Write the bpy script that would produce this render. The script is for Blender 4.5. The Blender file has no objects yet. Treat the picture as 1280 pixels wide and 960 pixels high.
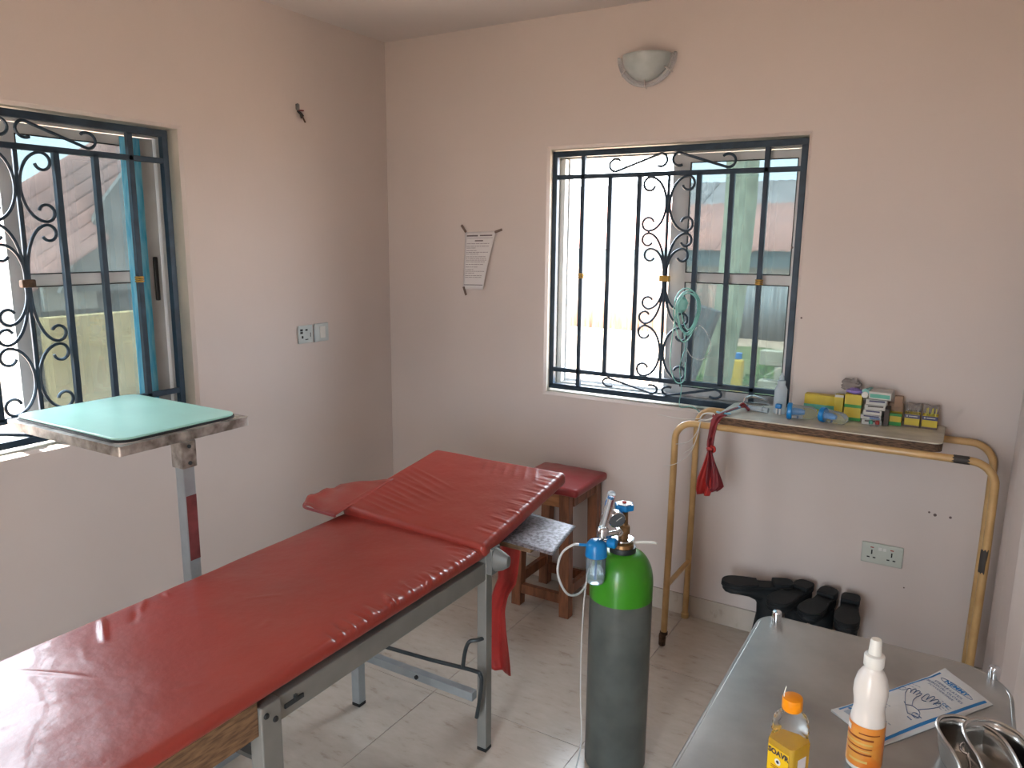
import bpy, bmesh, math, random
from mathutils import Vector, Matrix, Euler
random.seed(7)
S = bpy.context.scene
COL = S.collection
PI = math.pi

# ------------------------------------------------------------------ camera
CAM = Vector((2.63453474, -3.13603756, 1.65))
FPX = 952.164
def cam_matrix(pitch, yaw, roll):
    cy, sy, cp, sp = math.cos(yaw), math.sin(yaw), math.cos(pitch), math.sin(pitch)
    f = Vector((-sy*cp, cy*cp, -sp)); r = Vector((cy, sy, 0)); u = r.cross(f)
    r2 = r*math.cos(roll) + u*math.sin(roll); u2 = u*math.cos(roll) - r*math.sin(roll)
    m = Matrix((r2, u2, -f)).transposed().to_4x4(); m.translation = CAM
    return m
cd = bpy.data.cameras.new('camera'); cam = bpy.data.objects.new('camera', cd); COL.objects.link(cam)
cd.sensor_fit = 'HORIZONTAL'; cd.sensor_width = 36; cd.lens = FPX/1280*36; cd.clip_start = .02; cd.clip_end = 300
cam.matrix_world = cam_matrix(math.radians(10.7353), math.radians(30.8886), math.radians(.5712))
S.camera = cam

# ------------------------------------------------------------------ sky, sun, portals, exposure
SKY = 11.0; SUN = 26.0
S.view_settings.view_transform = 'Standard'; S.view_settings.look = 'None'
S.view_settings.gamma = 1; S.view_settings.use_curve_mapping = False
S.view_settings.exposure = 0.85
w = bpy.data.worlds.new('world'); S.world = w; w.use_nodes = True
bgn = w.node_tree.nodes['Background']
bgn.inputs[0].default_value = (.80, .90, 1, 1); bgn.inputs[1].default_value = SKY
sl = bpy.data.lights.new('sun', 'SUN'); sl.energy = SUN; sl.angle = math.radians(.6); sl.color = (1, .95, .87)
sun = bpy.data.objects.new('sun', sl); COL.objects.link(sun)
sun.rotation_euler = Vector((1, 1.5, -4.7)).to_track_quat('-Z', 'Y').to_euler(); sun.location = (-2, -2, 8)
def portal(loc, sx, sy, direc):
    l = bpy.data.lights.new('portal', 'AREA'); l.shape = 'RECTANGLE'; l.size = sx; l.size_y = sy
    l.cycles.is_portal = True
    o = bpy.data.objects.new('portal', l); COL.objects.link(o); o.location = loc
    o.rotation_euler = Vector(direc).to_track_quat('-Z', 'Z' if abs(direc[2]) < .5 else 'Y').to_euler()
portal((1.49, .24, 1.495), 1.1, 1.12, (0, -1, 0))
portal((-.24, -1.75, 1.495), 1.1, 1.12, (1, 0, 0))
portal((2.1, -4.42, 1.05), .6, 2.1, (0, 1, 0))  # for the unseen doorway added behind the camera

# ------------------------------------------------------------------ materials
def nmat(name):
    m = bpy.data.materials.new(name); m.use_nodes = True
    nt = m.node_tree; return m, nt, nt.nodes['Principled BSDF']
def mat(name, col, rough=.5, metal=0, var=.08, scale=20, bump=0, bscale=60, spec=.5, coat=0, trans=0, ior=1.45,
        stretch=(1, 1, 1), col2=None, thr=(.35, .65), alpha=1, sheen=0, rvar=0, detail=6, sss=0, objrand=0, crisp=False):
    """procedural surface: noise between col and col2 (or a slightly darker col), bump, roughness variation"""
    m, nt, b = nmat(name)
    N = nt.nodes.new; L = nt.links.new
    tc = N('ShaderNodeTexCoord'); mp = N('ShaderNodeMapping'); mp.inputs['Scale'].default_value = stretch
    L(tc.outputs['Object'], mp.inputs['Vector'])
    nz = N('ShaderNodeTexNoise'); nz.inputs['Scale'].default_value = scale; nz.inputs['Detail'].default_value = detail
    L(mp.outputs[0], nz.inputs['Vector'])
    cr = N('ShaderNodeValToRGB'); cr.color_ramp.elements[0].position = thr[0]; cr.color_ramp.elements[1].position = thr[1]
    c2 = col2 if col2 else tuple(c*(1-var*2) for c in col)
    cr.color_ramp.elements[0].color = (*c2, 1); cr.color_ramp.elements[1].color = (*col, 1)
    L(nz.outputs['Fac'], cr.inputs[0])
    outc = cr.outputs[0]
    if objrand:
        oi = N('ShaderNodeObjectInfo'); hs = N('ShaderNodeHueSaturation'); mr = N('ShaderNodeMapRange')
        mr.inputs['To Min'].default_value = 1-objrand; mr.inputs['To Max'].default_value = 1+objrand
        L(oi.outputs['Random'], mr.inputs['Value']); L(mr.outputs[0], hs.inputs['Value']); L(outc, hs.inputs['Color']); outc = hs.outputs[0]
    L(outc, b.inputs['Base Color'])
    b.inputs['Roughness'].default_value = rough; b.inputs['Metallic'].default_value = metal
    b.inputs['Specular IOR Level'].default_value = spec; b.inputs['Coat Weight'].default_value = coat
    b.inputs['Transmission Weight'].default_value = trans; b.inputs['IOR'].default_value = ior
    b.inputs['Alpha'].default_value = alpha; b.inputs['Sheen Weight'].default_value = sheen
    if sss: b.inputs['Subsurface Weight'].default_value = sss; b.inputs['Subsurface Radius'].default_value = (.02, .02, .02)
    if rvar:
        mr = N('ShaderNodeMapRange'); mr.inputs['To Min'].default_value = rough-rvar; mr.inputs['To Max'].default_value = rough+rvar
        L(nz.outputs['Fac'], mr.inputs['Value']); L(mr.outputs[0], b.inputs['Roughness'])
    if bump:
        n2 = N('ShaderNodeTexNoise'); n2.inputs['Scale'].default_value = bscale; n2.inputs['Detail'].default_value = 5
        L(mp.outputs[0], n2.inputs['Vector'])
        bp = N('ShaderNodeBump'); bp.inputs['Strength'].default_value = bump; bp.inputs['Distance'].default_value = .004
        L(n2.outputs['Fac'], bp.inputs['Height']); L(bp.outputs[0], b.inputs['Normal'])
    return m

def wall_material(name, col):
    m, nt, b = nmat(name); N = nt.nodes.new; L = nt.links.new
    tc = N('ShaderNodeTexCoord')
    nz = N('ShaderNodeTexNoise'); nz.inputs['Scale'].default_value = 1.3; nz.inputs['Detail'].default_value = 5
    L(tc.outputs['Object'], nz.inputs['Vector'])
    cr = N('ShaderNodeValToRGB')
    cr.color_ramp.elements[0].position = .3; cr.color_ramp.elements[1].position = .7
    cr.color_ramp.elements[0].color = (*[c*.93 for c in col], 1); cr.color_ramp.elements[1].color = (*col, 1)
    L(nz.outputs['Fac'], cr.inputs[0])
    # small scuffs
    n3 = N('ShaderNodeTexNoise'); n3.inputs['Scale'].default_value = 9; n3.inputs['Detail'].default_value = 8; n3.inputs['Roughness'].default_value = .7
    L(tc.outputs['Object'], n3.inputs['Vector'])
    c3 = N('ShaderNodeValToRGB'); c3.color_ramp.elements[0].position = .70; c3.color_ramp.elements[1].position = .78
    c3.color_ramp.elements[0].color = (0, 0, 0, 1); c3.color_ramp.elements[1].color = (1, 1, 1, 1)
    L(n3.outputs['Fac'], c3.inputs[0])
    mx = N('ShaderNodeMix'); mx.data_type = 'RGBA'; mx.inputs[7].default_value = (*[c*.55 for c in col], 1)
    L(c3.outputs[0], mx.inputs[0]); L(cr.outputs[0], mx.inputs[6]); L(mx.outputs[2], b.inputs['Base Color'])
    b.inputs['Roughness'].default_value = .55; b.inputs['Specular IOR Level'].default_value = .35
    n2 = N('ShaderNodeTexNoise'); n2.inputs['Scale'].default_value = 14; n2.inputs['Detail'].default_value = 6
    L(tc.outputs['Object'], n2.inputs['Vector'])
    bp = N('ShaderNodeBump'); bp.inputs['Strength'].default_value = .12; bp.inputs['Distance'].default_value = .01
    L(n2.outputs['Fac'], bp.inputs['Height']); L(bp.outputs[0], b.inputs['Normal'])
    return m

def tile_material(name):
    m, nt, b = nmat(name); N = nt.nodes.new; L = nt.links.new
    tc = N('ShaderNodeTexCoord'); oi = N('ShaderNodeObjectInfo')
    vm = N('ShaderNodeVectorMath'); vm.operation = 'ADD'
    sc = N('ShaderNodeVectorMath'); sc.operation = 'SCALE'; sc.inputs['Scale'].default_value = 37
    cb = N('ShaderNodeCombineXYZ'); L(oi.outputs['Random'], cb.inputs[0]); L(oi.outputs['Random'], cb.inputs[1])
    L(cb.outputs[0], sc.inputs[0]); L(tc.outputs['Object'], vm.inputs[0]); L(sc.outputs[0], vm.inputs[1])
    mp = N('ShaderNodeMapping'); mp.inputs['Scale'].default_value = (1.6, 4.0, 1); mp.inputs['Rotation'].default_value = (0, 0, .35)
    L(vm.outputs[0], mp.inputs['Vector'])
    nz = N('ShaderNodeTexNoise'); nz.inputs['Scale'].default_value = 7; nz.inputs['Detail'].default_value = 9; nz.inputs['Roughness'].default_value = .65
    L(mp.outputs[0], nz.inputs['Vector'])
    cr = N('ShaderNodeValToRGB'); e = cr.color_ramp.elements
    e[0].position = .30; e[0].color = (.37, .31, .25, 1); e[1].position = .42; e[1].color = (.48, .425, .36, 1)
    x = e.new(.7); x.color = (.53, .475, .41, 1)
    L(nz.outputs['Fac'], cr.inputs[0]); L(cr.outputs[0], b.inputs['Base Color'])
    b.inputs['Roughness'].default_value = .16; b.inputs['Specular IOR Level'].default_value = .5
    mr = N('ShaderNodeMapRange'); mr.inputs['To Min'].default_value = .10; mr.inputs['To Max'].default_value = .26
    L(nz.outputs['Fac'], mr.inputs['Value']); L(mr.outputs[0], b.inputs['Roughness'])
    return m

def glass_material(name, tint, haze=.04, gloss=.07, rough=.02):
    """flat pane: lets tinted light through, reflects a little, a film of dust scatters a little"""
    m = bpy.data.materials.new(name); m.use_nodes = True; nt = m.node_tree; nt.nodes.clear(); N = nt.nodes.new; L = nt.links.new
    out = N('ShaderNodeOutputMaterial'); t = N('ShaderNodeBsdfTransparent'); g = N('ShaderNodeBsdfGlossy'); d = N('ShaderNodeBsdfDiffuse')
    tr = N('ShaderNodeBsdfTranslucent'); tr.inputs[0].default_value = (.8, .85, .85, 1)
    t.inputs[0].default_value = (*tint, 1); g.inputs['Roughness'].default_value = rough; d.inputs[0].default_value = (.7, .75, .75, 1)
    m1 = N('ShaderNodeMixShader'); m1.inputs[0].default_value = gloss
    m2 = N('ShaderNodeMixShader'); m3 = N('ShaderNodeMixShader'); m3.inputs[0].default_value = .5
    tc = N('ShaderNodeTexCoord'); nz = N('ShaderNodeTexNoise'); nz.inputs['Scale'].default_value = 5; nz.inputs['Detail'].default_value = 6
    L(tc.outputs['Object'], nz.inputs['Vector'])
    mr = N('ShaderNodeMapRange'); mr.inputs['From Min'].default_value = .3; mr.inputs['From Max'].default_value = .7
    mr.inputs['To Min'].default_value = haze*.6; mr.inputs['To Max'].default_value = haze*1.5
    L(nz.outputs['Fac'], mr.inputs['Value']); L(mr.outputs[0], m2.inputs[0])
    L(d.outputs[0], m3.inputs[1]); L(tr.outputs[0], m3.inputs[2])
    L(t.outputs[0], m1.inputs[1]); L(g.outputs[0], m1.inputs[2]); L(m1.outputs[0], m2.inputs[1]); L(m3.outputs[0], m2.inputs[2]); L(m2.outputs[0], out.inputs[0])
    return m

M = {}
M['wall'] = wall_material('wall_paint', (.60, .528, .488))
M['ceiling'] = wall_material('ceiling_paint', (.65, .60, .575))
M['reveal'] = mat('reveal_paint', (.62, .58, .50), .6, var=.1, scale=6, bump=.2, bscale=25)
M['tile'] = tile_material('polished_tile')
M['grout'] = mat('grout', (.16, .13, .10), .9, var=.1)
M['alu'] = mat('aluminium_frame', (.52, .53, .53), .42, .15, var=.06, scale=8)
M['alu_dark'] = mat('dark_aluminium', (.10, .11, .12), .5, .3)  # dark grey for the gauge dial
M['bluefilm'] = mat('blue_protective_film', (.05, .42, .68), .3, 0, var=.15, scale=12, stretch=(8, 8, 1), col2=(.22, .60, .78))
M['rubber'] = mat('black_rubber', (.012, .013, .014), .6)
M['iron'] = mat('dark_painted_iron', (.024, .046, .072), .42, .2, var=.2, scale=18, spec=.5)
M['gold'] = mat('gold_paint', (.42, .25, .05), .4, .6)
M['pane'] = glass_material('tinted_pane', (.23, .265, .27), haze=.038)
M['red'] = mat('red_vinyl', (.29, .036, .025), .36, 0, var=.08, scale=3, bump=.32, bscale=32, spec=.6, coat=.15, rvar=.07, detail=4)
M['red_dark'] = mat('oxblood_vinyl', (.27, .028, .030), .33, 0, var=.1, scale=4, bump=.2, bscale=30, spec=.5, coat=.1)
M['redplastic'] = mat('thin_red_plastic', (.50, .035, .03), .38, 0, var=.12, scale=9, bump=.4, bscale=50, trans=.15)
M['redplastic_dark'] = mat('folded_dark_red_plastic', (.22, .022, .028), .4, 0, var=.2, scale=12, bump=.4, bscale=60)
M['greyframe'] = mat('grey_painted_steel', (.24, .24, .225), .42, .25, var=.08, scale=10, bump=.05)
M['silver'] = mat('silver_painted_steel', (.36, .40, .42), .38, .45, var=.08, scale=14)
M['darkrod'] = mat('dark_steel_rod', (.05, .06, .065), .4, .5)
M['clampgrey'] = mat('grey_cast_clamp', (.18, .19, .185), .5, .2)
M['ply'] = mat('plywood_edge', (.22, .13, .065), .7, var=.25, scale=25, stretch=(1, 1, 6), col2=(.10, .055, .03))
M['sheetmetal'] = mat('mottled_sheet_metal', (.25, .245, .27), .48, .45, var=.2, scale=90, col2=(.10, .09, .10), thr=(.38, .58), bump=.2, bscale=80, detail=10)
M['wood'] = mat('brown_stained_wood', (.235, .088, .040), .45, var=.22, scale=9, stretch=(6, 6, 1), bump=.12, bscale=40, spec=.5)
M['wood_light'] = mat('orange_worn_wood', (.40, .17, .065), .5, var=.2, scale=8, stretch=(1, 6, 6), bump=.1)
M['steel'] = mat('brushed_stainless', (.46, .47, .46), .34, .92, var=.09, scale=5, bump=.06, bscale=90, rvar=.09, detail=9, col2=(.31, .315, .31))
M['polished'] = mat('polished_stainless', (.50, .485, .46), .27, 1, var=.05, scale=14)
M['chrome'] = mat('chrome', (.75, .76, .78), .1, 1, var=.03)
M['brass'] = mat('dull_brass', (.30, .17, .075), .4, .7, var=.25, scale=40)
M['green'] = mat('green_gloss_paint', (.045, .28, .012), .32, 0, var=.14, scale=6, spec=.5, coat=.2, bump=.05, bscale=20)
M['tankgrey'] = mat('grey_green_chipped_paint', (.095, .108, .10), .40, 0, var=.25, scale=11, col2=(.06, .07, .064), bump=.12, bscale=35, spec=.5, thr=(.3, .6), detail=9)
M['tankblack'] = mat('black_neck_ring', (.015, .02, .02), .5)
M['blue'] = mat('blue_plastic', (.005, .20, .52), .3, var=.06, spec=.5)
M['clear'] = mat('clear_plastic', (.93, .96, .98), .06, 0, var=.01, trans=.95, ior=1.18, spec=.5)
M['clearfrost'] = mat('cloudy_plastic', (.70, .79, .84), .25, 0, var=.05, trans=.5, ior=1.12)
M['spacer'] = mat('clear_spacer_plastic', (.80, .88, .93), .12, 0, var=.05, trans=.86, ior=1.1)
M['paleyellow'] = mat('pale_yellow_glass', (.75, .68, .12), .2, 0, var=.05, trans=.3)
M['tube'] = mat('milky_tubing', (.70, .72, .72), .25, 0, var=.05, trans=.25)
M['tealtube'] = mat('pale_teal_tubing', (.30, .66, .60), .25, 0, var=.05, trans=.2)
M['water'] = mat('water', (.75, .86, .9), .02, 0, var=.01, trans=.9, ior=1.2)
M['cream'] = mat('cream_gloss_paint', (.58, .37, .16), .35, 0, var=.1, scale=14, col2=(.46, .28, .11), bump=.1, bscale=50, coat=.2, spec=.5)
M['barepatch'] = mat('bare_dark_steel', (.05, .045, .042), .6, .3)
M['rust'] = mat('rusty_caster', (.13, .075, .045), .7, .3, var=.3, scale=60)
M['board'] = mat('scuffed_cream_laminate', (.56, .52, .43), .4, 0, var=.14, scale=16, bump=.06, detail=9)
M['rottenedge'] = mat('rotten_chipboard_edge', (.17, .10, .06), .85, 0, var=.3, scale=45, stretch=(1, 4, 5), col2=(.05, .03, .02), bump=.8, bscale=70)
M['mint'] = mat('mint_laminate', (.36, .64, .56), .32, 0, var=.04, scale=7, spec=.5)
M['trayrim'] = mat('worn_chrome_rim', (.50, .47, .43), .36, .6, var=.2, scale=22, col2=(.16, .14, .12), rvar=.1)
M['redtape'] = mat('old_red_tape', (.20, .045, .045), .5, 0, var=.2, scale=25)
M['white'] = mat('white_plastic', (.66, .66, .62), .35, var=.03)
M['socket'] = mat('aged_ivory_plastic', (.50, .53, .47), .38, var=.04)
M['socketwhite'] = mat('cool_white_plastic', (.47, .53, .53), .38, var=.04)
M['black'] = mat('black_plastic', (.012, .012, .012), .5)
M['redled'] = mat('red_indicator', (.35, .04, .03), .4)
M['paper'] = mat('white_paper', (.70, .67, .66), .8, var=.03, scale=6)
M['ink'] = mat('grey_ink', (.16, .13, .13), .8)
M['tape'] = mat('brown_parcel_tape', (.17, .11, .085), .4)
M['frosted'] = mat('frosted_glass_bowl', (.46, .51, .50), .3, 0, var=.08, scale=18, spec=.5, bump=.1, bscale=90)
M['rimglass'] = mat('clear_rim_glass', (.92, .94, .95), .08, 0, var=.02, trans=.8, ior=1.12)
M['bootrubber'] = mat('matt_black_boot_rubber', (.010, .013, .015), .62, 0, var=.2, scale=20, bump=.15, bscale=70, spec=.4)
M['whitebottle'] = mat('white_bottle_plastic', (.66, .63, .59), .24, var=.02, spec=.5, sss=.15)
M['orange'] = mat('orange_print_label', (.62, .165, .02), .35, 0, var=.12, scale=22, col2=(.60, .27, .05), thr=(.4, .6))
M['orange_text'] = mat('dark_orange_print', (.26, .06, .012), .4)
M['yellowprint'] = mat('pale_yellow_print', (.62, .42, .12), .4)
M['capyellow'] = mat('orange_yellow_cap', (.80, .27, .005), .3, var=.05, sss=.1)
M['pet'] = mat('clear_pet', (.93, .94, .94), .05, 0, var=.01, trans=.97, ior=1.14, spec=.6)
M['oil'] = mat('yellow_oil', (.95, .58, .01), .03, 0, var=.01, trans=.55, ior=1.2)
M['yellowlabel'] = mat('yellow_label', (.74, .47, .01), .35, var=.04)
M['navyprint'] = mat('navy_print', (.02, .02, .05), .5)
M['pack'] = mat('white_paper_pouch', (.60, .62, .62), .5, 0, var=.05, scale=12, bump=.3, bscale=25)
M['blueprint'] = mat('blue_print', (.01, .18, .46), .45)
M['thinprint'] = mat('faded_blue_print', (.10, .17, .32), .5)
M['greyprint'] = mat('pale_grey_blue_print', (.32, .38, .46), .5)
M['yellowcarton'] = mat('yellow_carton', (.56, .42, .02), .45, var=.08)
M['greencarton'] = mat('green_carton_band', (.02, .25, .03), .45)
M['tealcarton'] = mat('teal_carton_band', (.08, .36, .26), .45)
M['whitecarton'] = mat('white_carton', (.52, .51, .47), .5, var=.06)
M['navycarton'] = mat('navy_carton_band', (.035, .03, .10), .45)
M['brownbase'] = mat('brown_carton_base', (.13, .085, .075), .5)
M['kraft'] = mat('kraft_carton', (.36, .23, .15), .7, var=.1)
M['darkgap'] = mat('dark_carton_side', (.09, .075, .065), .7)
M['violet'] = mat('violet_foil', (.27, .19, .50), .35, var=.15)
M['crinkle'] = mat('crinkled_clear_film', (.55, .50, .47), .25, 0, var=.1, trans=.6, ior=1.1, bump=.6, bscale=90)
M['string'] = mat('white_string', (.62, .60, .56), .7)
M['lightblue'] = mat('pale_blue_plastic', (.22, .50, .68), .35)
M['curtain'] = mat('pinkish_white_curtain', (.56, .48, .44), .8, 0, var=.04, scale=5, sheen=.1)
# outside
M['earth'] = mat('sandy_earth', (.50, .36, .26), .95, 0, var=.15, scale=1.5, bump=.5, bscale=6)
M['turf'] = mat('turf_soil', (.13, .16, .05), .95, var=.2, scale=4)
M['grass'] = mat('grass_blades', (.07, .24, .03), .7, var=.25, scale=3)
M['roof'] = mat('rusty_roof_sheet', (.46, .22, .175), .7, .1, var=.2, scale=1.6, stretch=(1, 1, 1), col2=(.36, .18, .15), objrand=.1)
M['roofgrey'] = mat('grey_roof_sheet', (.30, .27, .27), .7, .15, var=.15, scale=1.2, objrand=.1)
M['fascia'] = mat('teal_grey_fascia', (.10, .15, .16), .7)
M['plaster'] = mat('pale_plaster', (.62, .60, .54), .85, var=.15, scale=3)
M['creamwall'] = mat('yellow_cream_plaster', (.62, .46, .22), .85, var=.12, scale=3)
M['greywall'] = mat('grey_plaster', (.25, .25, .24), .9, var=.2, scale=3)
M['sheetfence'] = mat('brown_rusted_sheet', (.42, .29, .23), .8, .1, var=.25, scale=3, stretch=(3, 3, .6), objrand=.25)
M['sheetgrey'] = mat('grey_zinc_sheet', (.26, .28, .29), .6, .2, var=.15, scale=3, objrand=.15)
M['bark'] = mat('pale_green_bark', (.36, .42, .30), .9, 0, var=.2, scale=5, stretch=(3, 3, 1), bump=.5, bscale=20)
M['darkwood'] = mat('dark_weathered_post', (.09, .10, .11), .9, var=.2)
M['block'] = mat('concrete_block', (.42, .38, .29), .9, var=.15, scale=6, objrand=.1)
M['yellowcan'] = mat('yellow_jerrycan', (.65, .42, .03), .5)

# ------------------------------------------------------------------ geometry helpers
class G:
    def __init__(s): s.v = []; s.f = []
    def add(s, vs, fs, mtx=None):
        o = len(s.v)
        s.v += [tuple(mtx @ Vector(p)) if mtx else tuple(p) for p in vs]; s.f += [tuple(i+o for i in f) for f in fs]
        return s
    def box(s, x0, x1, y0, y1, z0, z1, mtx=None):
        vs = [(x, y, z) for x in (x0, x1) for y in (y0, y1) for z in (z0, z1)]
        return s.add(vs, [(0, 1, 3, 2), (4, 6, 7, 5), (0, 4, 5, 1), (2, 3, 7, 6), (0, 2, 6, 4), (1, 5, 7, 3)], mtx)
    def prism(s, pts, z0, z1, mtx=None):
        n = len(pts)
        vs = [(x, y, z0) for x, y in pts] + [(x, y, z1) for x, y in pts]
        fs = [tuple(range(n-1, -1, -1)), tuple(range(n, 2*n))] + [(i, (i+1) % n, n+(i+1) % n, n+i) for i in range(n)]
        return s.add(vs, fs, mtx)
    def lathe(s, prof, c=(0, 0, 0), n=32, mtx=None, caps=True, a0=0, a1=2*PI):
        full = abs(a1-a0-2*PI) < 1e-6; m = n if full else n+1; vs = []
        for r, z in prof:
            for k in range(m):
                a = a0+(a1-a0)*k/n; vs.append((c[0]+r*math.cos(a), c[1]+r*math.sin(a), c[2]+z))
        fs = []
        for j in range(len(prof)-1):
            for k in range(n if full else n):
                k2 = (k+1) % m
                fs.append((j*m+k, j*m+k2, (j+1)*m+k2, (j+1)*m+k))
        if caps and full:
            fs.append(tuple(range(m-1, -1, -1))); fs.append(tuple((len(prof)-1)*m+k for k in range(m)))
        return s.add(vs, fs, mtx)
    def tube(s, pts, r, n=8, closed=False, flat=1.0):
        pts = [Vector(p) for p in pts]; N = len(pts)
        rad = r if isinstance(r, (list, tuple)) else [r]*N
        def tan(i):
            if closed: return (pts[(i+1) % N]-pts[i-1]).normalized()
            return (pts[min(i+1, N-1)]-pts[max(i-1, 0)]).normalized()
        t0 = tan(0); ref = Vector((0, 0, 1)) if abs(t0.z) < .9 else Vector((1, 0, 0))
        u = t0.cross(ref).normalized(); vs = []
        for i in range(N):
            t = tan(i); u = (u-t*u.dot(t))
            u = u.normalized() if u.length > 1e-6 else t.orthogonal().normalized()
            b = t.cross(u)
            for k in range(n):
                a = 2*PI*k/n+PI/n; vs.append(pts[i]+(u*math.cos(a)+b*math.sin(a)*flat)*rad[i])
        fs = [(i*n+k, i*n+(k+1) % n, (i+1)*n+(k+1) % n, (i+1)*n+k) for i in range(N-1) for k in range(n)]
        if closed: fs += [((N-1)*n+k, (N-1)*n+(k+1) % n, (k+1) % n, k) for k in range(n)]
        else: fs += [tuple(range(n-1, -1, -1)), tuple((N-1)*n+k for k in range(n))]
        return s.add(vs, fs)
    def cyl(s, a, b, r, n=16, r2=None): return s.tube([a, b], [r, r if r2 is None else r2], n)
    def bar(s, a, b, w, d=None):
        """square tube from a to b"""
        return s.tube([a, b], w/2*math.sqrt(2), 4)
    def rbox(s, x0, x1, y0, y1, z0, z1, r, nx=6, ny=6, nz=1, disp=None, mtx=None):
        """box with rounded edges, surface grid; disp(p)->p after rounding"""
        def ax(a, b, n):
            e = [0, .15*r, .4*r, .7*r, r]
            mid = [r+(b-a-2*r)*k/n for k in range(1, n)]
            return [a+t for t in e+mid] + [b-t for t in e[::-1]]
        X, Y, Z = ax(x0, x1, nx), ax(y0, y1, ny), ax(z0, z1, nz); cache = {}; vs = []; fs = []
        def pt(i, j, k):
            if (i, j, k) in cache: return cache[(i, j, k)]
            p = Vector((X[i], Y[j], Z[k]))
            q = Vector((min(max(p.x, x0+r), x1-r), min(max(p.y, y0+r), y1-r), min(max(p.z, z0+r), z1-r)))
            d = p-q
            if d.length > 1e-9: p = q+d.normalized()*r
            if disp: p = disp(p)
            cache[(i, j, k)] = len(vs); vs.append(p); return cache[(i, j, k)]
        I, J, K = len(X)-1, len(Y)-1, len(Z)-1
        for i in range(I):
            for j in range(J):
                fs.append((pt(i, j, K), pt(i+1, j, K), pt(i+1, j+1, K), pt(i, j+1, K)))
                fs.append((pt(i, j, 0), pt(i, j+1, 0), pt(i+1, j+1, 0), pt(i+1, j, 0)))
        for i in range(I):
            for k in range(K):
                fs.append((pt(i, 0, k), pt(i+1, 0, k), pt(i+1, 0, k+1), pt(i, 0, k+1)))
                fs.append((pt(i, J, k), pt(i, J, k+1), pt(i+1, J, k+1), pt(i+1, J, k)))
        for j in range(J):
            for k in range(K):
                fs.append((pt(0, j, k), pt(0, j, k+1), pt(0, j+1, k+1), pt(0, j+1, k)))
                fs.append((pt(I, j, k), pt(I, j+1, k), pt(I, j+1, k+1), pt(I, j, k+1)))
        return s.add(vs, fs, mtx)
    def loft(s, rings, caps=True):
        n = len(rings[0]); vs = [p for r in rings for p in r]
        fs = [(i*n+k, i*n+(k+1) % n, (i+1)*n+(k+1) % n, (i+1)*n+k) for i in range(len(rings)-1) for k in range(n)]
        if caps: fs += [tuple(range(n-1, -1, -1)), tuple((len(rings)-1)*n+k for k in range(n))]
        return s.add(vs, fs)
    def grid(s, fn, nu, nv):
        vs = [fn(i/nu, j/nv) for j in range(nv+1) for i in range(nu+1)]
        fs = [(j*(nu+1)+i, j*(nu+1)+i+1, (j+1)*(nu+1)+i+1, (j+1)*(nu+1)+i) for j in range(nv) for i in range(nu)]
        return s.add(vs, fs)

def mk(name, g, m, parent=None, smooth=True, bevel=0, solid=0, sharp=35, loc=None, kind=None, subd=0):
    """one mesh object; world coordinates in, stored relative to its parent's base"""
    off = Vector(loc) if loc is not None else (Vector(parent['_base']) if parent else Vector((0, 0, 0)))
    me = bpy.data.meshes.new(name); me.from_pydata([tuple(Vector(p)-off) for p in g.v], [], g.f)
    bm = bmesh.new(); bm.from_mesh(me)
    bmesh.ops.remove_doubles(bm, verts=bm.verts, dist=1e-6)
    bmesh.ops.recalc_face_normals(bm, faces=bm.faces); bm.to_mesh(me); bm.free()
    me.materials.append(m if not isinstance(m, str) else M[m])
    if smooth:
        for p in me.polygons: p.use_smooth = True
        me.set_sharp_from_angle(angle=math.radians(sharp))
    o = bpy.data.objects.new(name, me); COL.objects.link(o)
    if parent:
        o.parent = parent
        if loc is not None: o.location = off-Vector(parent['_base'])
    else: o.location = off
    o['_base'] = tuple(off)
    if bevel:
        b = o.modifiers.new('bevel', 'BEVEL'); b.width = bevel; b.segments = 2; b.limit_method = 'ANGLE'; b.angle_limit = math.radians(40)
    if solid:
        b = o.modifiers.new('solid', 'SOLIDIFY'); b.thickness = solid; b.offset = 0
    if subd:
        b = o.modifiers.new('sub', 'SUBSURF'); b.levels = subd; b.render_levels = subd
    if kind: o['kind'] = kind
    return o
def thing(name, label, cat, loc, group=None, kind=None):
    o = bpy.data.objects.new(name, None); COL.objects.link(o); o.location = loc; o['_base'] = tuple(loc)
    o.empty_display_size = .05
    if label: o['label'] = label
    if cat: o['category'] = cat
    if group: o['group'] = group
    if kind: o['kind'] = kind
    return o
def tag(o, label, cat, group=None):
    o['label'] = label; o['category'] = cat
    if group: o['group'] = group
    return o
def lab(o, l): o['label'] = l; return o
def text_geo(body, size, mtx, align='CENTER', bold=0):
    """lettering as flat mesh; mtx puts local x = reading direction, y = up"""
    c = bpy.data.curves.new('lettering', 'FONT'); c.body = body; c.size = size; c.align_x = align; c.align_y = 'CENTER'
    c.offset = bold; c.resolution_u = 3
    o = bpy.data.objects.new('tmp', c); COL.objects.link(o)
    dg = bpy.context.evaluated_depsgraph_get(); dg.update()
    me = bpy.data.meshes.new_from_object(o.evaluated_get(dg))
    g = G(); g.add([v.co.copy() for v in me.vertices], [tuple(p.vertices) for p in me.polygons], mtx)
    bpy.data.objects.remove(o); bpy.data.curves.remove(c); bpy.data.meshes.remove(me)
    return g
def frame3(origin, xdir, ydir, lift=0):
    x = Vector(xdir).normalized(); y = Vector(ydir); y = (y-x*y.dot(x)).normalized(); z = x.cross(y)
    m = Matrix((x, y, z)).transposed().to_4x4(); m.translation = Vector(origin)+z*lift
    return m
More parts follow.
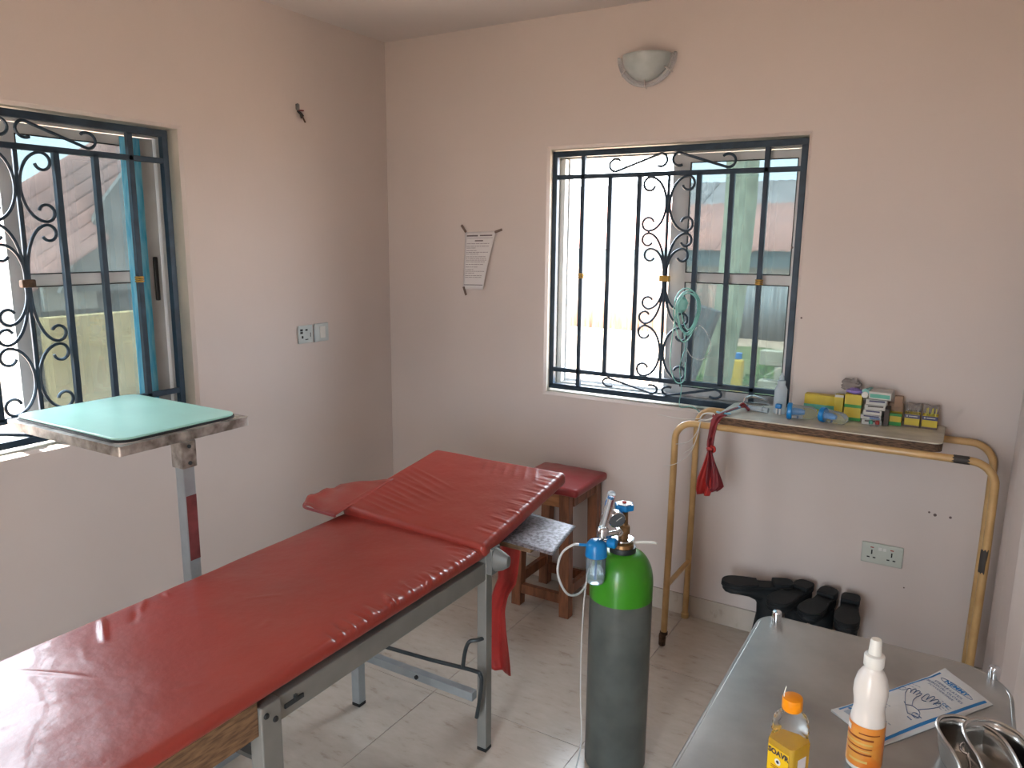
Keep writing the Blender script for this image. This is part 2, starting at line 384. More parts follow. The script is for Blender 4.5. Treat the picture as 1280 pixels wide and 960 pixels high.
def catmull(P, n=6, closed=False):
    P = [Vector(p) for p in P]; N = len(P); out = []
    rng = range(N) if closed else range(N-1)
    for i in rng:
        p0 = P[i-1] if (closed or i > 0) else P[0]; p1 = P[i]; p2 = P[(i+1) % N]; p3 = P[(i+2) % N] if (closed or i+2 < N) else P[-1]
        for k in range(n):
            t = k/n
            out.append(.5*((2*p1)+(p2-p0)*t+(2*p0-5*p1+4*p2-p3)*t*t+(3*p1-3*p2+p3-p0)*t**3))
    if not closed: out.append(P[-1])
    return out
def rrect(x0, x1, y0, y1, r, n=6):
    out = []
    for cx, cy, a in ((x1-r, y1-r, 0), (x0+r, y1-r, PI/2), (x0+r, y0+r, PI), (x1-r, y0+r, 1.5*PI)):
        for k in range(n+1): t = a+PI/2*k/n; out.append((cx+r*math.cos(t), cy+r*math.sin(t)))
    return out
def noise(p, s=1.0):
    from mathutils import noise as nn
    return nn.noise(Vector(p)*s)

# ------------------------------------------------------------------ room shell
XR, H, YF, T = 2.88, 2.608, -4.2, .22
WZ0, WZ1 = .941, 2.05
def wall_hole(name, W0, W1, h0, h1, plane, hole_mat):
    """wall slab with one opening, softly chamfered towards the room. local: a along wall, z up, depth outwards"""
    a0, a1, z0, z1 = W0, W1, 0, H
    g = G(); g2 = G(); c = .012
    def P(a, z, d): return plane(a, z, d)
    def ring(g, A, B):
        for i in range(4):
            g.add([A[i], A[(i+1) % 4], B[(i+1) % 4], B[i]], [(0, 1, 2, 3)])
    def rect(x0, x1, y0, y1, d): return [P(x0, y0, d), P(x1, y0, d), P(x1, y1, d), P(x0, y1, d)]
    o = rect(a0, a1, z0, z1, 0); ih = rect(h0-c, h1+c, WZ0-c, WZ1+c, 0); im = rect(h0, h1, WZ0, WZ1, c)
    ib = rect(h0, h1, WZ0, WZ1, T); ob = rect(a0, a1, z0, z1, T)
    ring(g, o, ih); ring(g, ih, im); ring(g, ib, ob); ring(g, o, ob)
    ring(g2, im, ib)
    wobj = mk(name, g, M['wall'], smooth=False); wobj['kind'] = 'structure'
    r = mk('window_reveal', g2, hole_mat, wobj, smooth=False)
    return wobj
BX0, BX1 = .942, 2.050          # back window opening
LY0, LY1 = -2.315, -1.205       # left window opening
wall_back = wall_hole('wall_back', 0, XR, BX0, BX1, lambda a, z, d: (a, d, z), M['reveal'])
wall_left = wall_hole('wall_left', YF, T, LY0, LY1, lambda a, z, d: (-d, a, z), M['reveal'])
def struct(name, g, m, **k): return mk(name, g, m, kind='structure', smooth=False, **k)
struct('wall_right', G().box(XR, XR+.2, YF-.2, T, 0, H), 'wall')
struct('wall_front', G().box(-.2, 1.80, YF-.2, YF, 0, H).box(2.4, XR, YF-.2, YF, 0, H).box(1.80, 2.4, YF-.2, YF, 2.1, H), 'wall')  # doorway gap is an added opening, out of view, to brighten the room
struct('ceiling', G().box(-.22, XR+.2, YF-.2, T, H, H+.15), 'ceiling')
fl = struct('floor', G().box(-.22, XR+.2, YF-.2, T, -.1, -.004), 'grout')
# floor tiles, 60 cm, joint lines at x = .48+.6k, y = -.48-.6k
def tile_mesh(nm, sx, sy, t):
    g = G().rbox(-sx/2, sx/2, -sy/2, sy/2, 0, t, .0015, 1, 1, 1) if 0 else G().box(-sx/2, sx/2, -sy/2, sy/2, 0, t)
    me = bpy.data.meshes.new(nm); me.from_pydata(g.v, [], g.f); me.materials.append(M['tile']); me.update(); return me
cache = {}
xs = [0, .48, 1.08, 1.68, 2.28, XR]; ys = [YF, -4.08, -3.48, -2.88, -2.28, -1.68, -1.08, -.48, 0]
J = .0022
for i in range(len(xs)-1):
    for j in range(len(ys)-1):
        sx, sy = round(xs[i+1]-xs[i]-J, 4), round(ys[j+1]-ys[j]-J, 4)
        if (sx, sy) not in cache: cache[(sx, sy)] = tile_mesh('floor_tile', sx, sy, .0045)
        o = bpy.data.objects.new('tile', cache[(sx, sy)]); COL.objects.link(o); o.parent = fl
        o.location = ((xs[i]+xs[i+1])/2, (ys[j]+ys[j+1])/2, -.0045)
# skirting tiles, each a piece
def skirting(name, a0, a1, fn, joints):
    root = thing(name, None, None, (0, 0, 0), kind='structure')
    js = [a0]+joints+[a1]
    for p, q in zip(js, js[1:]):
        pts = fn(p+.001, q-.001); g = G().box(*pts, 0, .096)
        mk('tile', g, 'tile', root, smooth=False, bevel=.002)
    return root
skirting('baseboard_back', .012, XR, lambda p, q: (p, q, -.011, 0), [.48, 1.08, 1.68, 2.28])
skirting('baseboard_left', YF, 0, lambda p, q: (0, .011, p, q), [-3.48, -2.88, -2.28, -1.68, -1.08, -.48])
skirting('baseboard_right', YF, -.012, lambda p, q: (XR-.011, XR, p, q), [-3.0, -2.4, -1.8, -1.2, -.6])

# ------------------------------------------------------------------ windows: aluminium sliding frames with panes
def window(name, plane, a0, a1, sashes):
    """plane(a, z, d) -> world; a0..a1 opening; sashes: list of (a_lo, a_hi, depth, film_side)"""
    root = thing(name, None, None, plane((a0+a1)/2, WZ0, .15), kind='structure')
    def pbox(g, aa, ab, za, zb, da, db):
        p = Vector(plane(aa, za, da)); q = Vector(plane(ab, zb, db))
        g.box(min(p.x, q.x), max(p.x, q.x), min(p.y, q.y), max(p.y, q.y), min(p.z, q.z), max(p.z, q.z))
    g = G(); e = .001; f = .032; z0, z1 = WZ0+e, WZ1-e; A0, A1 = a0+e, a1-e
    pbox(g, A0, A1, z0, z0+f, .11, .19); pbox(g, A0, A1, z1-f, z1, .11, .19)
    pbox(g, A0, A0+.026, z0+f, z1-f, .11, .19); pbox(g, A1-.026, A1, z0+f, z1-f, .11, .19)
    pbox(g, A0, A1, z0+f, z0+f+.014, .148, .152); pbox(g, A0+.026, A0+.034, z0+f, z1-f, .146, .154)
    mk('window_frame', g, 'alu', root, smooth=False, bevel=.002)
    zb, zt = z0+f+.003, z1-f-.003; zm = 1.496
    for (s0, s1, dd, left_w, right_w, film) in sashes:
        sg = G(); t = .022
        pbox(sg, s0, s0+left_w, zb, zt, dd, dd+t); 
        pbox(sg, s1-right_w, s1, zb, zt, dd, dd+t)
        pbox(sg, s0+left_w, s1-right_w, zb, zb+.034, dd, dd+t); pbox(sg, s0+left_w, s1-right_w, zt-.034, zt, dd, dd+t)
        pbox(sg, s0+left_w, s1-right_w, zm-.020, zm+.020, dd, dd+t)
        sash = mk('sash', sg, 'alu', root, smooth=False, bevel=.0015)
        gg = G(); pbox(gg, s0+left_w, s1-right_w, zb+.034, zm-.02, dd+.009, dd+.012)
        mk('pane', gg, 'pane', sash, smooth=False)
        gg = G(); pbox(gg, s0+left_w, s1-right_w, zm+.02, zt-.034, dd+.009, dd+.012)
        mk('pane', gg, 'pane', sash, smooth=False)
        bd = G()
        for (za, zc) in ((zb+.034, zm-.02), (zm+.02, zt-.034)):
            pbox(bd, s0+left_w, s1-right_w, za, za+.004, dd-.001, dd+.004); pbox(bd, s0+left_w, s1-right_w, zc-.004, zc, dd-.001, dd+.004)
            pbox(bd, s0+left_w, s0+left_w+.004, za, zc, dd-.001, dd+.004); pbox(bd, s1-right_w-.004, s1-right_w, za, zc, dd-.001, dd+.004)
        mk('rubber_seal', bd, 'rubber', sash, smooth=False)
        if film:
            fg = G(); pbox(fg, s1-right_w-.078, s1-right_w+.002, zb+.004, zt-.004, dd-.0035, dd-.0015)
            lab(mk('protective_film', fg, 'bluefilm', sash, smooth=False), 'blue protective film strip')
            hg = G(); pbox(hg, s1-.038, s1-.022, 1.40, 1.57, dd-.014, dd-.001)
            lab(mk('handle', hg, 'black', sash, smooth=True, bevel=.004), 'black sash handle')
    return root
window('window_1', lambda a, z, d: (a, d, z), BX0, BX1, [(1.482, 2.022, .124, .075, .026, False)])
window('window_2', lambda a, z, d: (-d, a, z), LY0, LY1, [(-1.800, -1.236, .124, .062, .058, True)])

# ------------------------------------------------------------------ wrought iron grilles
def curl(cx, cz, r, a0, a1, n=12, shrink=.55):
    return [(cx+(r*(1-(1-shrink)*k/n*.6))*math.cos(a0+(a1-a0)*k/n), cz+(r*(1-(1-shrink)*k/n*.6))*math.sin(a0+(a1-a0)*k/n)) for k in range(n+1)]
def c_scroll(zt, zb, umax=.092, uin=.008, r=.031):
    """C shape whose back touches the centre bar, curls facing outwards (u>0)"""
    pts = []
    zc = (zt+zb)/2; hh = (zt-zb)/2
    top = curl(umax-r, zt-r, r, PI*.5, -PI*.92)[::-1]
    arc = []
    for k in range(1, 16):
        t = k/16; a = PI/2+PI*t
        arc.append((umax-r+(umax-r-uin)*math.cos(a), zc+hh*math.sin(a)))
    bot = curl(umax-r, zb+r, r, -PI*.5, PI*.92)
    return top+arc+bot
def s_scroll(z0, zt, umax=.090, r=.029):
    """from the collar, sweeping up and out, then curling over and in"""
    pts = [(.006, z0)]
    for k in range(1, 15):
        t = k/14; a = PI-PI/2*t
        pts.append((umax-r+(umax-r-.006)*math.cos(a), z0+.02+(zt-z0-.02)*math.sin(a)))
    return pts+curl(umax-r, zt-r, r, PI*.5, -PI*.85)[1:]
def frieze(sgn):
    """long S in the narrow band; u from centre outwards, w from -.048 to .048"""
    r = .030
    a = curl(.046, .008, r, -PI*.75+0, -PI*.0, 3)   # placeholder start near centre
    inner = curl(.040, .012, r, -PI*.35, -PI*1.5, 12)[::-1]
    inner = [(.040+r*.75*math.cos(t), .008+r*math.sin(t)) for t in [(-.2-1.25*k/10)*PI for k in range(11)]]
    p0 = [(.040+.028*math.cos(t), .008+.030*math.sin(t)) for t in [math.radians(-60-210*k/12) for k in range(13)]]
    p1 = [(.245+.030*math.cos(t), -.008+.030*math.sin(t)) for t in [math.radians(270+225*k/12) for k in range(13)]]
    return [(u, w*sgn) for u, w in p0+p1]
def grille(name, label, plane, zmid, two_left, two_right):
    base = plane(0, WZ0+.01-zmid, 0)
    root = thing(name, label, 'window grille', base, 'burglar bar grilles in the window recesses')
    def P(u, w, d=0): return plane(u, w, d)
    Wd = .540; zt, z2, z3, zb = 2.030-zmid, 1.930-zmid, 1.045-zmid, .965-zmid
    def bar(u0, w0, u1, w1, t, nm):
        g = G(); a, b = Vector(P(u0, w0)), Vector(P(u1, w1))
        lo = [min(a[i], b[i])-t/2 for i in range(3)]; hi = [max(a[i], b[i])+t/2 for i in range(3)]
        for i in range(3):
            if abs(a[i]-b[i]) > .05: lo[i] += t/2; hi[i] -= t/2
        g.box(lo[0], hi[0], lo[1], hi[1], lo[2], hi[2]); return mk(nm, g, 'iron', root, smooth=False, bevel=.002)
    t = .020
    bar(-Wd-.012, zt, Wd+.012, zt, .025, 'rail'); bar(-Wd-.012, zb, Wd+.012, zb, .024, 'rail')
    bar(-Wd, z2, Wd, z2, t, 'rail'); bar(-Wd, z3, Wd, z3, t, 'rail')
    for s in (-1, 1):
        bar(s*Wd, zb, s*Wd, zt, .024, 'upright')
        o = bar(s*.400, zb, s*.400, zt, t, 'upright')
        cg = G()
        for k in range(3):
            c = P(s*.400, -.008+.008*k); cg.lathe([(.010, -.004), (.0165, -.002), (.0165, .002), (.010, .004)], c, 14)
        lab(mk('collar', cg, 'gold', root), 'gold painted ring collar')
        for u in (.130, .267): bar(s*u, z3, s*u, z2, t, 'upright')
    bar(0, z3, 0, z2, .011, 'upright')
    cc = G().rbox(-.022, .022, -.012, .012, -.012, .014, .004, 2, 2, 2)
    cg = G().add([P(v[0], v[2], v[1]) for v in cc.v], cc.f)
    lab(mk('collar', cg, 'gold' if two_right else 'rust', root), 'worn gold centre clasp')
    rr = .0055
    def scroll(pts, s, flip=1):
        mk('scroll', G().tube([P(s*u, w*flip) for u, w in pts], rr, 6), 'iron', root)
    for s, two in ((-1, two_left), (1, two_right)):
        for fl_ in (1, -1):
            top = (z2-.012) if fl_ == 1 else -(z3+.012)
            cs = c_scroll(top, top-.225, umax=.114)
            scroll(cs, s, fl_)
            scroll(s_scroll(.012, top-.235, umax=.112), s, fl_)
            if two: scroll(s_scroll(.006, top-.300, umax=.100), s, fl_)
        for (wz, sg) in (((zt+z2)/2, 1), ((zb+z3)/2, -1)):
            k = .88 if sg == 1 else .62
            mk('scroll', G().tube([P(s*u, wz+w*k) for u, w in frieze(sg)], rr, 6), 'iron', root)
    return root
grille('window_grille', 'dark wrought iron grille with scrollwork in the back wall window', lambda u, w, d: (1.492+u, .05+d, 1.49+w), 1.49, True, True)
grille('window_grille', 'dark wrought iron grille with scrollwork in the left wall window', lambda u, w, d: (-.05-d, -1.782+u, 1.49+w), 1.49, True, False)

# ------------------------------------------------------------------ examination couch
bed = thing('examination_couch', 'long red vinyl examination couch with raised head section on grey steel legs', 'examination bed', (1.15, -2.0, 0))
BX, BY0, BY1, BT = (.857, 1.438), -2.76, -1.275, .718
def crease(p, a, b, wd, h):
    m_ = wd*3
    if p.x < min(a[0], b[0])-m_ or p.x > max(a[0], b[0])+m_ or p.y < min(a[1], b[1])-m_ or p.y > max(a[1], b[1])+m_: return 0
    dx, dy = b[0]-a[0], b[1]-a[1]; qx, qy = p.x-a[0], p.y-a[1]; l2 = dx*dx+dy*dy; t = (qx*dx+qy*dy)/l2
    if t < 0 or t > 1: return 0
    d2 = (qx-dx*t)**2+(qy-dy*t)**2
    return h*math.exp(-d2/wd**2)*math.sin(PI*t)
CR = [((.86, -2.15), (1.0, -2.23), .007, .007), ((.86, -2.03), (.93, -2.10), .006, .004), ((.90, -2.08), (.97, -2.14), .006, -.003),
      ((.87, -1.98), (.91, -2.0), .006, .004), ((.93, -2.40), (1.12, -2.32), .005, .003), ((1.38, -1.52), (1.445, -1.56), .006, .006),
      ((1.36, -1.60), (1.445, -1.66), .006, .005), ((1.37, -1.68), (1.445, -1.73), .006, .005), ((1.38, -1.77), (1.445, -1.80), .006, .004),
      ((1.33, -1.35), (1.42, -1.33), .008, .005)]
random.seed(3)
for k in range(70):
    y = -1.31-.0085*k*random.uniform(.8, 1.2); l = random.uniform(.03, .075); CR.append(((1.445-l, y+random.uniform(-.01, .02)), (1.452, y-.012), random.uniform(.0025, .0045), random.choice((1, 1, -1))*random.uniform(.0016, .0034)))
for k in range(16):
    y = random.uniform(-2.7, -2.3); CR.append(((.85, y), (.85+random.uniform(.04, .09), y-.04), .004, random.uniform(-.002, .002)))
for k in range(14):
    x = random.uniform(.9, 1.4); y = random.uniform(-2.7, -1.9); a = random.uniform(0, 6.28); l = random.uniform(.05, .14)
    CR.append(((x, y), (x+l*math.cos(a), y+l*math.sin(a)), .006, random.uniform(-.0022, .0022)))
def mdisp(p):
    q = p.copy()
    top = max(0, min(1, (p.z-.69)/.02))
    q.z += top*(.004*noise((p.x*2, p.y*2, 0))+.0018*noise((p.x*9, p.y*9, 3)))
    # belly of the foam: higher in the middle
    u = (p.x-1.152)/.295; q.z += top*.006*(1-u*u)
    if p.z > .690:
        for c in CR: q.z += crease(p, *c)*max(0, min(1, (p.z-.69)/.02))
    return q
g = G().rbox(BX[0], BX[1], BY0, BY1, .682, BT, .016, 64, 380, 1, disp=mdisp)
mk('mattress', g, 'red', bed, sharp=80)
# head section, raised; local frame along slope
th = math.radians(9.6); hy, hz = -1.300, .688
def hd(p):   # p.y runs up the slope from 0 to .55
    q = p.copy(); top = max(0, min(1, (p.z-.02)/.015))
    q.z += top*(.003*noise((p.x*3, p.y*3, 7))+.0012*noise((p.x*14, p.y*14, 2)))
    for k in range(11):   # tension creases fanning from the left edge
        a0 = (.87, .07+.030*k); b0 = (1.10+.03*(k % 4), .03+.024*k)
        q.z += top*crease(Vector((p.x, p.y)), a0, b0, .006, .0022 if k % 2 else .0030)
    for k in range(26):
        a0 = (1.37+.02*math.sin(k*5.1), .06+.018*k); b0 = (1.45, .055+.018*k+.006*math.sin(k*3)); q.z += top*crease(p, a0, b0, .0035, .0026*math.sin(k*2.3))
    for k in range(6):
        a0 = (1.12+.04*k, .555); b0 = (1.16+.045*k, .43); q.z += top*crease(Vector((p.x, p.y)), a0, b0, .006, .002)
    y, z = q.y, q.z
    return Vector((q.x, hy+y*math.cos(th)-z*math.sin(th), hz+y*math.sin(th)+z*math.cos(th)+(.022*(1.447-p.x)/.59)*(1-p.y/.56)))
g = G().rbox(.862, 1.446, 0, .556, -.002, .046, .017, 90, 110, 1, disp=hd)
mk('head_section', g, 'red', bed, sharp=80)
# loose vinyl flap at the left of the head section
fp = [(.885, -1.372, .742), (.74, -1.352, .738), (.702, -1.300, .744), (.700, -1.20, .752), (.705, -1.13, .756), (.79, -1.10, .762), (.885, -1.09, .775)]
def flapfn(u, v):
    L_ = catmull([(.735, -1.352, .738), (.700, -1.300, .744), (.694, -1.20, .750), (.70, -1.125, .752)], 5); R_ = [(.90, -1.372+.30*k/15, .744+.045*k/15) for k in range(16)]
    i = v*15; a = L_[int(round(i))]; b = Vector(R_[int(round(i))]); p = a.lerp(b, u)
    p.z += .006*math.sin(u*9+v*5)*(1-u)+.004*math.sin(v*22+u*6)*(1-u); return p
mk('vinyl_flap', G().grid(flapfn, 14, 15), 'red', bed, solid=.003)
mk('flap_hem', G().tube(catmull([(.90, -1.374, .742), (.82, -1.364, .738), (.735, -1.352, .736), (.703, -1.30, .742)], 5), .005, 8), 'red_dark', bed)
mk('plywood_base', G().box(.875, 1.400, -2.75, -1.28, .655, .684), 'ply', bed, smooth=False)
mk('plywood_side', G().box(1.404, 1.426, -2.74, -2.157, .600, .682), 'ply', bed, smooth=False)
mk('rail', G().box(1.393, 1.427, -2.098, -1.235, .602, .660), 'greyframe', bed, smooth=False, bevel=.003)
mk('rail', G().box(.872, .904, -2.70, -1.235, .602, .655), 'greyframe', bed, smooth=False, bevel=.003)
mk('rail', G().box(.904, 1.393, -1.275, -1.240, .602, .648), 'greyframe', bed, smooth=False, bevel=.003)
mk('hinge_gap_shade', G().box(.90, 1.40, -1.296, -1.276, .660, .690), 'rubber', bed, smooth=False)  # black box standing in for the shade under the head section
def leg(x, y, zt, m='greyframe', s=.0175):
    l = mk('leg', G().box(x-s, x+s, y-s, y+s, .012, zt), m, bed, smooth=False, bevel=.003)
    mk('rubber_foot', G().box(x-s, x+s, y-s, y+s, 0, .012), 'rubber', l, smooth=False, bevel=.002)
    return l
leg(1.413, -1.250, .700); leg(.897, -1.283, .650, 'silver')
l3 = mk('leg', G().box(1.395, 1.435, -2.155, -2.100, .012, .664), 'greyframe', bed, smooth=False, bevel=.003)
leg(.897, -2.13, .650)
for y, z in ((-2.142, .642), (-2.118, .622)):
    mk('bolt', G().lathe([(.0001, .005), (.005, .0045), (.007, .002), (.007, 0)], (0, 0, 0), 12, mtx=Matrix.Translation((1.435, y, z)) @ Matrix.Rotation(PI/2, 4, 'Y')), 'rubber', l3)
mk('crossbar', G().box(.915, 1.396, -1.295, -1.268, .188, .218), 'silver', bed, smooth=False, bevel=.002)
mk('bolt', G().cyl((1.172, -1.301, .203), (1.172, -1.294, .203), .007), 'rubber', bed)
mk('latch', G().box(1.427, 1.431, -2.085, -2.030, .625, .635).box(1.427, 1.433, -2.058, -2.050, .630, .644), 'darkrod', bed, smooth=False)
# bent steel rod under the head end
rod = catmull([(.86, -1.303, .268), (1.2, -1.303, .288), (1.405, -1.303, .306), (1.432, -1.303, .298), (1.436, -1.303, .27), (1.428, -1.303, .20), (1.418, -1.303, .145)], 6)
rg = G().tube(rod, .0065, 10)
rg.tube(catmull([(1.365, -1.303, .302), (1.372, -1.300, .36), (1.385, -1.295, .395), (1.41, -1.28, .402), (1.425, -1.235, .400)], 6), .0065, 10)
mk('support_rod', rg, 'darkrod', bed)
# strut near the foot end
mk('strut', G().bar((1.38, -2.20, .60), (1.28, -2.02, .40), .022).bar((1.39, -2.25, .60), (1.32, -2.60, .46), .02), 'darkrod', bed, smooth=False)
mk('bracket', G().rbox(1.35, 1.392, -2.15, -2.08, .555, .60, .008, 1, 1, 1), 'darkrod', bed)
# clamp on the near head-end leg
cg = G().box(1.4315, 1.452, -1.270, -1.222, .625, .712)
cg.loft([[(1.452, -1.247+.024*math.cos(a), .672+.040*math.sin(a)) for a in [2*PI*k/14 for k in range(14)]],
         [(1.480, -1.247+.020*math.cos(a), .672+.030*math.sin(a)) for a in [2*PI*k/14 for k in range(14)]],
         [(1.500, -1.247+.012*math.cos(a), .674+.018*math.sin(a)) for a in [2*PI*k/14 for k in range(14)]]])
mk('clamp', cg, 'clampgrey', bed, bevel=.002)
# sheet metal side shelf
def plate(u, v):
    a = Vector((1.385, -1.165, .700)).lerp(Vector((1.612, -1.172, .698)), u); b = Vector((1.350, -.90, .700)).lerp(Vector((1.574, -.935, .702)), u)
    p = a.lerp(b, v); p.z += .006*math.sin(PI*u*.9)*math.sin(PI*v)-.004*u*(1-v); return p
mk('side_shelf', G().grid(plate, 12, 12), 'sheetmetal', bed, solid=.003)
mk('shelf_arm', G().box(1.35, 1.53, -1.165, -1.145, .680, .695), 'ply', bed, smooth=False)
# torn red sheet hanging from the head end
def ragfn(rows, nu, nv, yc, amp, seed, thick=0):
    def fn(u, v):
        i = v*(len(rows)-1); k = min(int(i), len(rows)-2); t = i-k
        z = rows[k][0]*(1-t)+rows[k+1][0]*t; x0 = rows[k][1]*(1-t)+rows[k+1][1]*t; x1 = rows[k][2]*(1-t)+rows[k+1][2]*t
        return Vector((x0+(x1-x0)*u, yc+amp*math.sin(u*8+v*3+seed)*(0.35+v)+amp*.4*math.sin(u*17+v*7), z))
    return G().grid(fn, nu, nv)
rag = mk('hanging_sheet', ragfn([(.66, 1.30, 1.40), (.60, 1.303, 1.398), (.52, 1.303, 1.390), (.47, 1.303, 1.381), (.42, 1.285, 1.350), (.36, 1.270, 1.338), (.29, 1.256, 1.345), (.22, 1.246, 1.357), (.16, 1.258, 1.366), (.12, 1.285, 1.368)], 26, 30, -1.0, .006, 1), 'redplastic', bed, solid=.0015)
lab(rag, 'torn red plastic sheet hanging down behind the leg')

# ------------------------------------------------------------------ over-bed table with mint top
ob = thing('overbed_table', 'mint green topped over-bed table on a single worn metal post by the left window', 'table', (.71, -1.78, 0))
mk('top', G().prism(rrect(.150, .700, -1.968, -1.572, .045, 8), 1.1005, 1.107), 'mint', ob, bevel=.002)
mk('edge_band', G().prism(rrect(.147, .703, -1.971, -1.569, .047, 8), 1.094, 1.1005), 'black', ob)
fr = G()
fo, fi = rrect(.147, .724, -1.988, -1.552, .012, 3), rrect(.165, .706, -1.970, -1.570, .006, 3); nf = len(fo)
fr.add([(x, y, z) for z in (1.066, 1.0938) for x, y in fo+fi], [f for i in range(nf) for j in [(i+1) % nf] for f in ((i, j, 2*nf+j, 2*nf+i), (nf+i, 3*nf+i, 3*nf+j, nf+j), (2*nf+i, 2*nf+j, 3*nf+j, 3*nf+i), (i, nf+i, nf+j, j))])
fr.box(.166, .705, -1.80, -1.76, 1.07, 1.09)
mk('tray_frame', fr, 'trayrim', ob, smooth=True, sharp=50)
mk('post_socket', G().box(.680, .730, -1.805, -1.755, .985, 1.066), 'trayrim', ob, smooth=False, bevel=.003)
mk('post', G().box(.685, .724, -1.799, -1.761, .06, .985), 'silver', ob, smooth=False, bevel=.003)
lab(mk('tape_strip', G().box(.7245, .7255, -1.797, -1.763, .70, .90), 'redtape', ob, smooth=False), 'strip of old red tape')
for z in (1.05, 1.0):
    mk('bolt', G().lathe([(.0001, .004), (.006, .003), (.006, 0)], (0, 0, 0), 10, mtx=Matrix.Translation((.730, -1.78, z)) @ Matrix.Rotation(PI/2, 4, 'Y')), 'darkrod', ob)
mk('foot_bar', G().box(.15, .76, -1.80, -1.76, .02, .06).box(.72, .76, -2.0, -1.56, .0, .04).box(.15, .19, -2.0, -1.56, 0, .04), 'silver', ob, smooth=False, bevel=.003)

# ------------------------------------------------------------------ wooden stool
st = thing('stool', 'brown wooden stool with an oxblood vinyl cushion against the back wall', 'stool', (1.12, -.17, 0))
def cush(p):
    q = p.copy(); u, v = (p.x-1.12)/.165, (p.y+.172)/.163
    if p.z > .585: q.z += .012*(1-u*u)*(1-v*v)
    q.z += .002*noise((p.x*20, p.y*20, 1)); return q
mk('cushion', G().rbox(.955, 1.287, -.338, -.014, .566, .603, .014, 16, 16, 1, disp=cush), 'red_dark', st, sharp=80)
for x, y in ((1.232, -.305), (.985, -.305), (1.245, -.045), (.985, -.045)):
    sx = .0235; dx = .012 if x > 1.1 else -.012; 
    g = G().add([(x+a*sx+(dx*-1.0 if k == 1 else dx*0), y+b*sx, z) for k, z in enumerate((0, .57)) for a, b in ((-1, -1), (1, -1), (1, 1), (-1, 1))],
                [(3, 2, 1, 0), (4, 5, 6, 7), (0, 1, 5, 4), (1, 2, 6, 5), (2, 3, 7, 6), (3, 0, 4, 7)])
    mk('leg', g, 'wood', st, smooth=False, bevel=.003)
lab(mk('apron', G().box(1.008, 1.200, -.325, -.305, .508, .566), 'wood_light', st, smooth=False, bevel=.002), 'pale orange worn front board')
mk('apron', G().box(1.232, 1.250, -.282, -.068, .508, .566), 'wood', st, smooth=False, bevel=.002)
mk('apron', G().box(.965, .985, -.282, -.068, .508, .566), 'wood', st, smooth=False, bevel=.002)
mk('apron', G().box(1.008, 1.21, -.050, -.032, .508, .566), 'wood', st, smooth=False, bevel=.002)
mk('stretcher', G().box(1.008, 1.209, -.322, -.295, .060, .105), 'wood', st, smooth=False, bevel=.003)
mk('stretcher', G().box(1.225, 1.250, -.282, -.068, .10, .145), 'wood', st, smooth=False, bevel=.003)
mk('stretcher', G().box(.975, 1.0, -.282, -.068, .10, .145), 'wood', st, smooth=False, bevel=.003)
mk('stretcher', G().box(1.008, 1.22, -.058, -.034, .060, .105), 'wood', st, smooth=False, bevel=.003)

# ------------------------------------------------------------------ oxygen cylinder
tx, ty, tr = 1.803, -1.078, .0965
cy = thing('oxygen_cylinder', 'grey oxygen cylinder with bright green shoulder and blue valve wheel', 'gas cylinder', (tx, ty, 0))
body = [(.085, 0), (tr-.003, .004), (tr, .012), (tr, .575)]
mk('body', G().lathe(body, (tx, ty, 0), 56), 'tankgrey', cy, sharp=50)
sh = [(tr+.0004, .574), (tr+.0004, .622)]
for k in range(1, 15):
    a = PI/2*k/14; sh.append((.034+(tr-.034)*math.cos(a)**.85, .622+.098*math.sin(a)))
mk('shoulder', G().lathe(sh, (tx, ty, 0), 56), 'green', cy, sharp=50)
mk('neck_ring', G().lathe([(.0395, .708), (.0405, .712), (.0405, .732), (.039, .735), (.036, .735)], (tx, ty, 0), 40), 'tankblack', cy)
mk('valve_body', G().lathe([(.034, .735), (.032, .745), (.020, .752), (.016, .765), (.0155, .776), (.020, .778), (.020, .800), (.014, .803), (.0125, .845), (.009, .846)], (tx, ty, 0), 24), 'brass', cy)
mk('collar_plate', G().lathe([(.018, .757), (.034, .756), (.034, .760), (.018, .762)], (tx, ty, 0), 24), 'chrome', cy)
wh = []
for k in range(48):
    a = 2*PI*k/48; r = .0285+.0022*math.cos(6*a); wh.append((tx+r*math.cos(a), ty+r*math.sin(a)))
wo = mk('handwheel', G().prism(wh, .852, .870), 'blue', cy, bevel=.003)
mk('wheel_face', G().prism([(tx+(x-tx)*.74, ty+(y-ty)*.74) for x, y in wh], .8705, .8725), 'white', wo)
mk('wheel_nut', G().lathe([(.007, .872), (.007, .877), (.003, .879)], (tx, ty, 0), 6), 'redled', wo)
# cylinder key ring sticking out to the right
kp = [(tx+.038, ty+.005, .752), (tx+.060, ty+.012, .757), (tx+.088, ty+.018, .760), (tx+.098, ty+.022, .757), (tx+.088, ty+.034, .752), (tx+.062, ty+.030, .749)]
mk('cable_tie', G().tube(catmull(kp, 6, closed=True), .0034, 8, closed=True), 'white', cy)
tr_ = tag(mk('red_tag', G().lathe([(.009, 0), (.0095, .004), (.0095, .010), (.006, .012)], (0, 0, 0), 14, mtx=Matrix.Translation((tx-.030, ty-.034, .752)) @ Matrix.Rotation(1.35, 4, 'X')), 'redled', cy), 'red outlet cap', '') if 0 else mk('outlet_cap', G().lathe([(.009, 0), (.0095, .004), (.0095, .010), (.006, .012)], (0, 0, 0), 14, mtx=Matrix.Translation((tx-.026, ty-.032, .752)) @ Matrix.Rotation(1.35, 4, 'X')), 'redled', cy)
lab(tr_, 'small red outlet cap')

